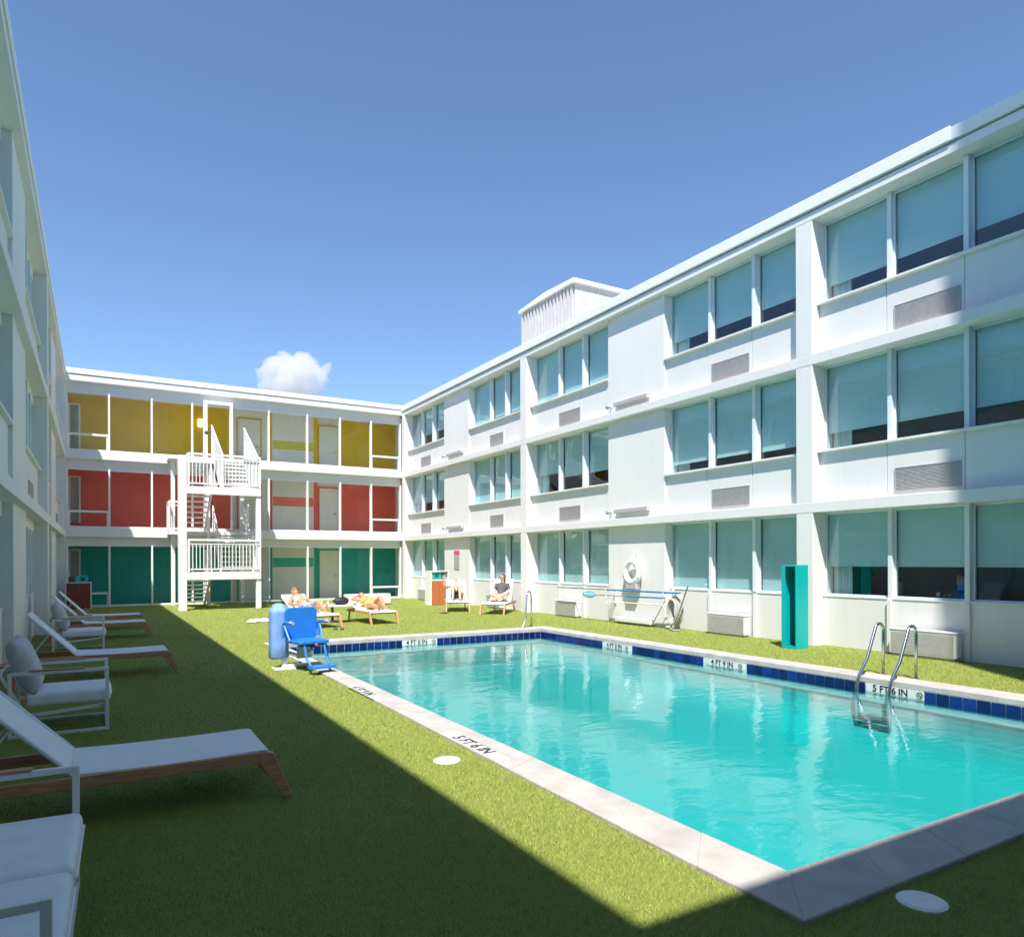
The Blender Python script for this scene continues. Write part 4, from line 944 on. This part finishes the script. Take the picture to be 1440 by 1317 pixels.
# A : reclining behind the hoist, cap on
J, hip, shd, d, nr = J_recline(27)
J.update(ell=shd+Vector((.12, .30, -.14)), elr=shd+Vector((.12, -.30, -.14)), wrl=hip+Vector((.10, .22, .05)), wrr=hip+Vector((.10, -.22, .05)), knl=hip+Vector((.40, .12, .14)), knr=hip+Vector((.42, -.12, .03)), anl=hip+Vector((.78, .14, -.04)), anr=hip+Vector((.83, -.13, -.06)), tol=hip+Vector((.84, .16, .10)), tor=hip+Vector((.89, -.15, .09)))
person('person in pale blue shorts reclining behind the blue pool hoist', (ca.x, ca.y, 0), aa, J, 'skin_tan', [('shorts', 'cloth_blue', .6), ('top', 'cloth_white')], ('cloth_pink', 'short', True))
# B : lying on the low lounger
J, hip, shd, d, nr = J_recline(12, 0, -.08)
J.update(ell=shd+Vector((.10, .31, -.02)), elr=shd+Vector((-.16, -.30, .02)), wrl=hip+Vector((.05, .28, -.02)), wrr=shd+Vector((-.34, -.12, .08)), knl=hip+Vector((.37, .11, .20)), knr=hip+Vector((.43, -.10, .0)), anl=hip+Vector((.68, .12, -.05)), anr=hip+Vector((.86, -.11, -.05)), tol=hip+Vector((.79, .14, -.06)), tor=hip+Vector((.90, -.12, .09)))
person('sunbather in a yellow swimsuit with red hair lying flat on a low lounger', (cb.x, cb.y, 0), ab, J, 'skin_tan', [('shorts', 'cloth_yellow', .05), ('top', 'cloth_yellow')], ('pink_red', 'bun'))
# C : knees up, one arm raised
J, hip, shd, d, nr = J_recline(34)
J.update(ell=shd+Vector((.10, .26, -.20)), elr=shd+Vector((.18, -.40, .06)), wrl=hip+Vector((.18, .18, .10)), wrr=shd+Vector((.24, -.44, .30)), knl=hip+Vector((.36, .10, .34)), knr=hip+Vector((.35, -.13, .36)), anl=hip+Vector((.60, .10, -.05)), anr=hip+Vector((.58, -.14, -.05)), tol=hip+Vector((.74, .11, -.08)), tor=hip+Vector((.72, -.15, -.08)))
pc = person('person in dark shorts with knees drawn up and one arm raised', (cc.x, cc.y, 0), ac_, J, 'skin_fair', [('shorts', 'cloth_dark', .55), ('top', 'cloth_dark')], ('hair_brown', 'short'))
tph = thing('phone', 'small dark phone held up by the person with knees drawn up', 'phone', (cc.x, cc.y, 0), ac_)
w = J['wrr']; MB().box(w.x+.02, w.x+.03, w.y-.04, w.y+.04, w.z+.06, w.z+.21).build('screen', 'black', tph, bevel=.002)
# D : woman sitting, grey shirt, sunglasses
J, hip, shd, d, nr = J_recline(50); 
J['face'] = Vector((.75, -.62, .0)); J['head'] = shd+Vector((-.05, 0, .25))
J.update(ell=shd+Vector((.10, .27, -.22)), elr=shd+Vector((.12, -.25, -.22)), wrl=hip+Vector((.28, .10, .10)), wrr=hip+Vector((.30, -.06, .12)), knl=hip+Vector((.30, .26, .13)), knr=hip+Vector((.32, -.24, .12)), anl=hip+Vector((.50, -.08, -.03)), anr=hip+Vector((.55, .10, -.01)), tol=hip+Vector((.58, -.20, -.04)), tor=hip+Vector((.64, .20, -.02)))
person('woman in grey shirt and sunglasses sitting cross legged on the right lounger', (cdx.x, cdx.y, 0), ad, J, 'skin_fair', [('shirt', 'cloth_grey'), ('shorts', 'cloth_white', .75)], ('hair_red', 'long', True))
# guest seen through the near ground floor window
Jr = dict(hil=(0, .09, .50), hir=(0, -.09, .50), shl=(-.05, .18, .98), shr=(-.05, -.18, .98), neck=(-.03, 0, 1.07), head=(.0, .0, 1.24), face=(-1, .25, 0), ell=(-.18, .30, .85), elr=(-.20, -.26, .80), wrl=(-.42, .18, 1.0), wrr=(-.42, -.10, .92), knl=(-.42, .12, .50), knr=(-.42, -.12, .50), anl=(-.42, .12, .10), anr=(-.42, -.12, .10), tol=(-.54, .13, .06), tor=(-.54, -.13, .06))
Jr = {k: (v if k == 'face' else (v[0], v[1], v[2]+(.05 if k[:2] in ('he', 'ne', 'sh') else 0))) for k, v in Jr.items()}
person('guest in a dark patterned shirt sitting inside the near ground floor window', (12.95, 6.62, .0), 0, Jr, 'skin_fair', [('shirt', 'cloth_print'), ('trousers', 'cloth_dark')], ('hair_brown', 'short'))
t = thing('indoor_chair', 'dark chair inside the near ground floor window under the seated guest', 'chair', (13.0, 6.62, .0))
MB().box(-.28, .22, -.26, .26, .36, .40).build('seat', 'cloth_dark', t); MB().box(.20, .24, -.26, .26, .40, .9).build('backrest', 'cloth_dark', t)
for sx in (-.26, .18):
    for sy in (-.24, .20): MB().box(sx, sx+.04, sy, sy+.04, .105, .36).build('leg', 'dark_grey', t)
t = thing('cardboard_box', 'brown box on a desk inside the near ground floor window', 'box', (13.0, 7.72, .95)); MB().box(-.15, .15, -.11, .11, 0, .28).build('carton', 'box_brown', t, bevel=.004); MB().box(-.151, .151, -.02, .02, .281, .283).build('tape', 'teak_pale', t)
t = thing('indoor_desk', 'dark desk inside the near ground floor window under the brown box', 'desk', (13.1, 7.6, .1)); MB().box(-.4, .3, -.6, .6, .81, .85).build('desk_top', 'dark_grey', t)
for sx in (-.38, .24):
    for sy in (-.58, .54): MB().box(sx, sx+.04, sy, sy+.04, 0, .81).build('leg', 'dark_grey', t)
# towels under the people
for nm, cen, a, lb, bk in ((cc, cc, ac_, 'white towel draped over the left lounger by the wall', 46), (cdx, cdx, ad, 'white towel draped over the right lounger by the wall', 52), (ca, ca, aa, 'white towel over the raised lounger back behind the hoist', 27)):
    t = thing('towel', lb, 'towel', (cen.x, cen.y, 0), a, 'towels on the sunny loungers')
    c, s = math.cos(R(bk)), math.sin(R(bk)); pts = [(-.05, .375), (-.24, .374)]+[(-.24-c*.84*k/6, .385+s*.84*k/6) for k in range(1, 7)]
    MB().prism(pts+[(x+.018*s, z+.018*c) for x, z in pts[::-1]], -.33, .33, 'y').build('cloth', 'towel', t, bevel=.005)
# ------------------------------------------------------------------ low table with bag and bottles, bench, towel on the grass
t = thing('low_table', 'low white table on a dark pedestal between the sunny loungers', 'table', (5.52, 19.05, 0), R(-30))
MB().prism([(.60*math.cos(a*math.pi/20), .36*math.sin(a*math.pi/20)) for a in range(40)], .435, .465, 'z').build('table_top', 'stone_white', t, bevel=.005)
MB().lathe([(.035, .03), (.035, .435)], seg=12).build('pedestal', 'dark_grey', t); MB().lathe([(.24, 0), (.22, .03), (.05, .05)]).build('base', 'black', t)
t = thing('bag', 'dark soft bag on the low white table', 'bag', (5.78, 19.12, .466))
m = MB(); m.ball((0, 0, .10), (.23, .13, .105), 16); 
for v in m.bm.verts: v.co += Vector((.012*math.sin(v.co.z*50), .01*math.sin(v.co.x*40), .012*math.sin(v.co.x*23+v.co.y*31))); v.co.z = max(v.co.z, 0)
m.build('body', 'black', t, smooth=True); MB().tube([(-.1+.0*k, 0, .18) if 0 else (-.10+.2*k/8, 0, .19+.07*math.sin(math.pi*k/8)) for k in range(9)], .010, 6).build('handle', 'dark_grey', t)
for x, y, lb in ((5.28, 19.25, 'left white bottle on the low white table'), (5.40, 19.05, 'right white bottle on the low white table, next to the dark bag')):
    t = thing('bottle', lb, 'bottle', (x, y, .466), 0, 'white bottles on the low table'); MB().lathe([(.026, 0), (.027, .06), (.024, .08), (.011, .10)], seg=14).build('body', 'towel', t, smooth=True); MB().lathe([(.012, .10), (.012, .12)], seg=10).build('cap', 'powder_white', t)
t = thing('block_bench', 'long low white block bench in front of the teal corridor glass', 'bench', (8.83, 25.85, 0))
MB().box(-.86, .86, -.22, .22, .03, .42).build('block', 'stone_white', t, bevel=.03); MB().box(-.8, .8, -.17, .17, 0, .03).build('plinth', 'sign_grey', t)
t = thing('dropped_towel', 'crumpled white towel lying on the sunny grass left of the hoist', 'towel', (3.80, 20.1, 0), .4)
m = MB(); 
for k in range(7): m.ball((random.uniform(-.25, .25), random.uniform(-.18, .18), .03), (random.uniform(.10, .2), random.uniform(.08, .15), random.uniform(.03, .07)), 12)
for v in m.bm.verts: v.co.z = max(.002, v.co.z+.012*math.sin(v.co.x*45+v.co.y*30))
q = m.build('cloth', 'towel', t, smooth=True); r = q.modifiers.new('r', 'REMESH'); r.mode = 'VOXEL'; r.voxel_size = .015; r.use_smooth_shade = True
for x, y, a, lb in ((9.45, 20.35, .3, 'dark sandals on the grass left of the two wooden loungers'), (5.05, 16.9, 1.2, 'dark sandals on the grass near the feet of the hoist side lounger')):
    t = thing('sandals', lb, 'sandals', (x, y, 0), a, 'sandals on the grass')
    for s in (-1, 1):
        MB().prism([(.14*math.cos(b*math.pi/8), .05*math.sin(b*math.pi/8)) for b in range(16)], .004, .026, 'z', Matrix.Translation((s*.02, s*.08, 0))).build('sole', 'dark_grey', t)
        MB().tube([(s*.02+.03, s*.08-.045, .02), (s*.02+.05, s*.08, .06), (s*.02+.03, s*.08+.045, .02)], .008, 6).build('strap', 'black', t)
# ------------------------------------------------------------------ litter on the turf
m = MB()
for k in range(170):
    D = random.uniform(2.9, 11); a = random.uniform(-.75, .3); yaw = R(YAW)
    x = D*math.sin(yaw)+D*a*math.cos(yaw); y = D*math.cos(yaw)-D*a*math.sin(yaw)
    if x > 2.7 and y > 2.0 or x < -1.0: continue
    s_ = random.uniform(.003, .007); th = random.uniform(0, 6.28); z = random.uniform(.016, .022)
    dx, dy = math.cos(th)*s_, math.sin(th)*s_
    m.quad((x-dx, y-dy, z), (x+dy*.5, y-dx*.5, z+.003), (x+dx, y+dy, z+.001), (x-dy*.5, y+dx*.5, z+.004))
tag(m.build('leaf_litter', 'grille_grey'), 'tiny pale specks of litter scattered over the artificial grass', 'litter', kind='stuff')
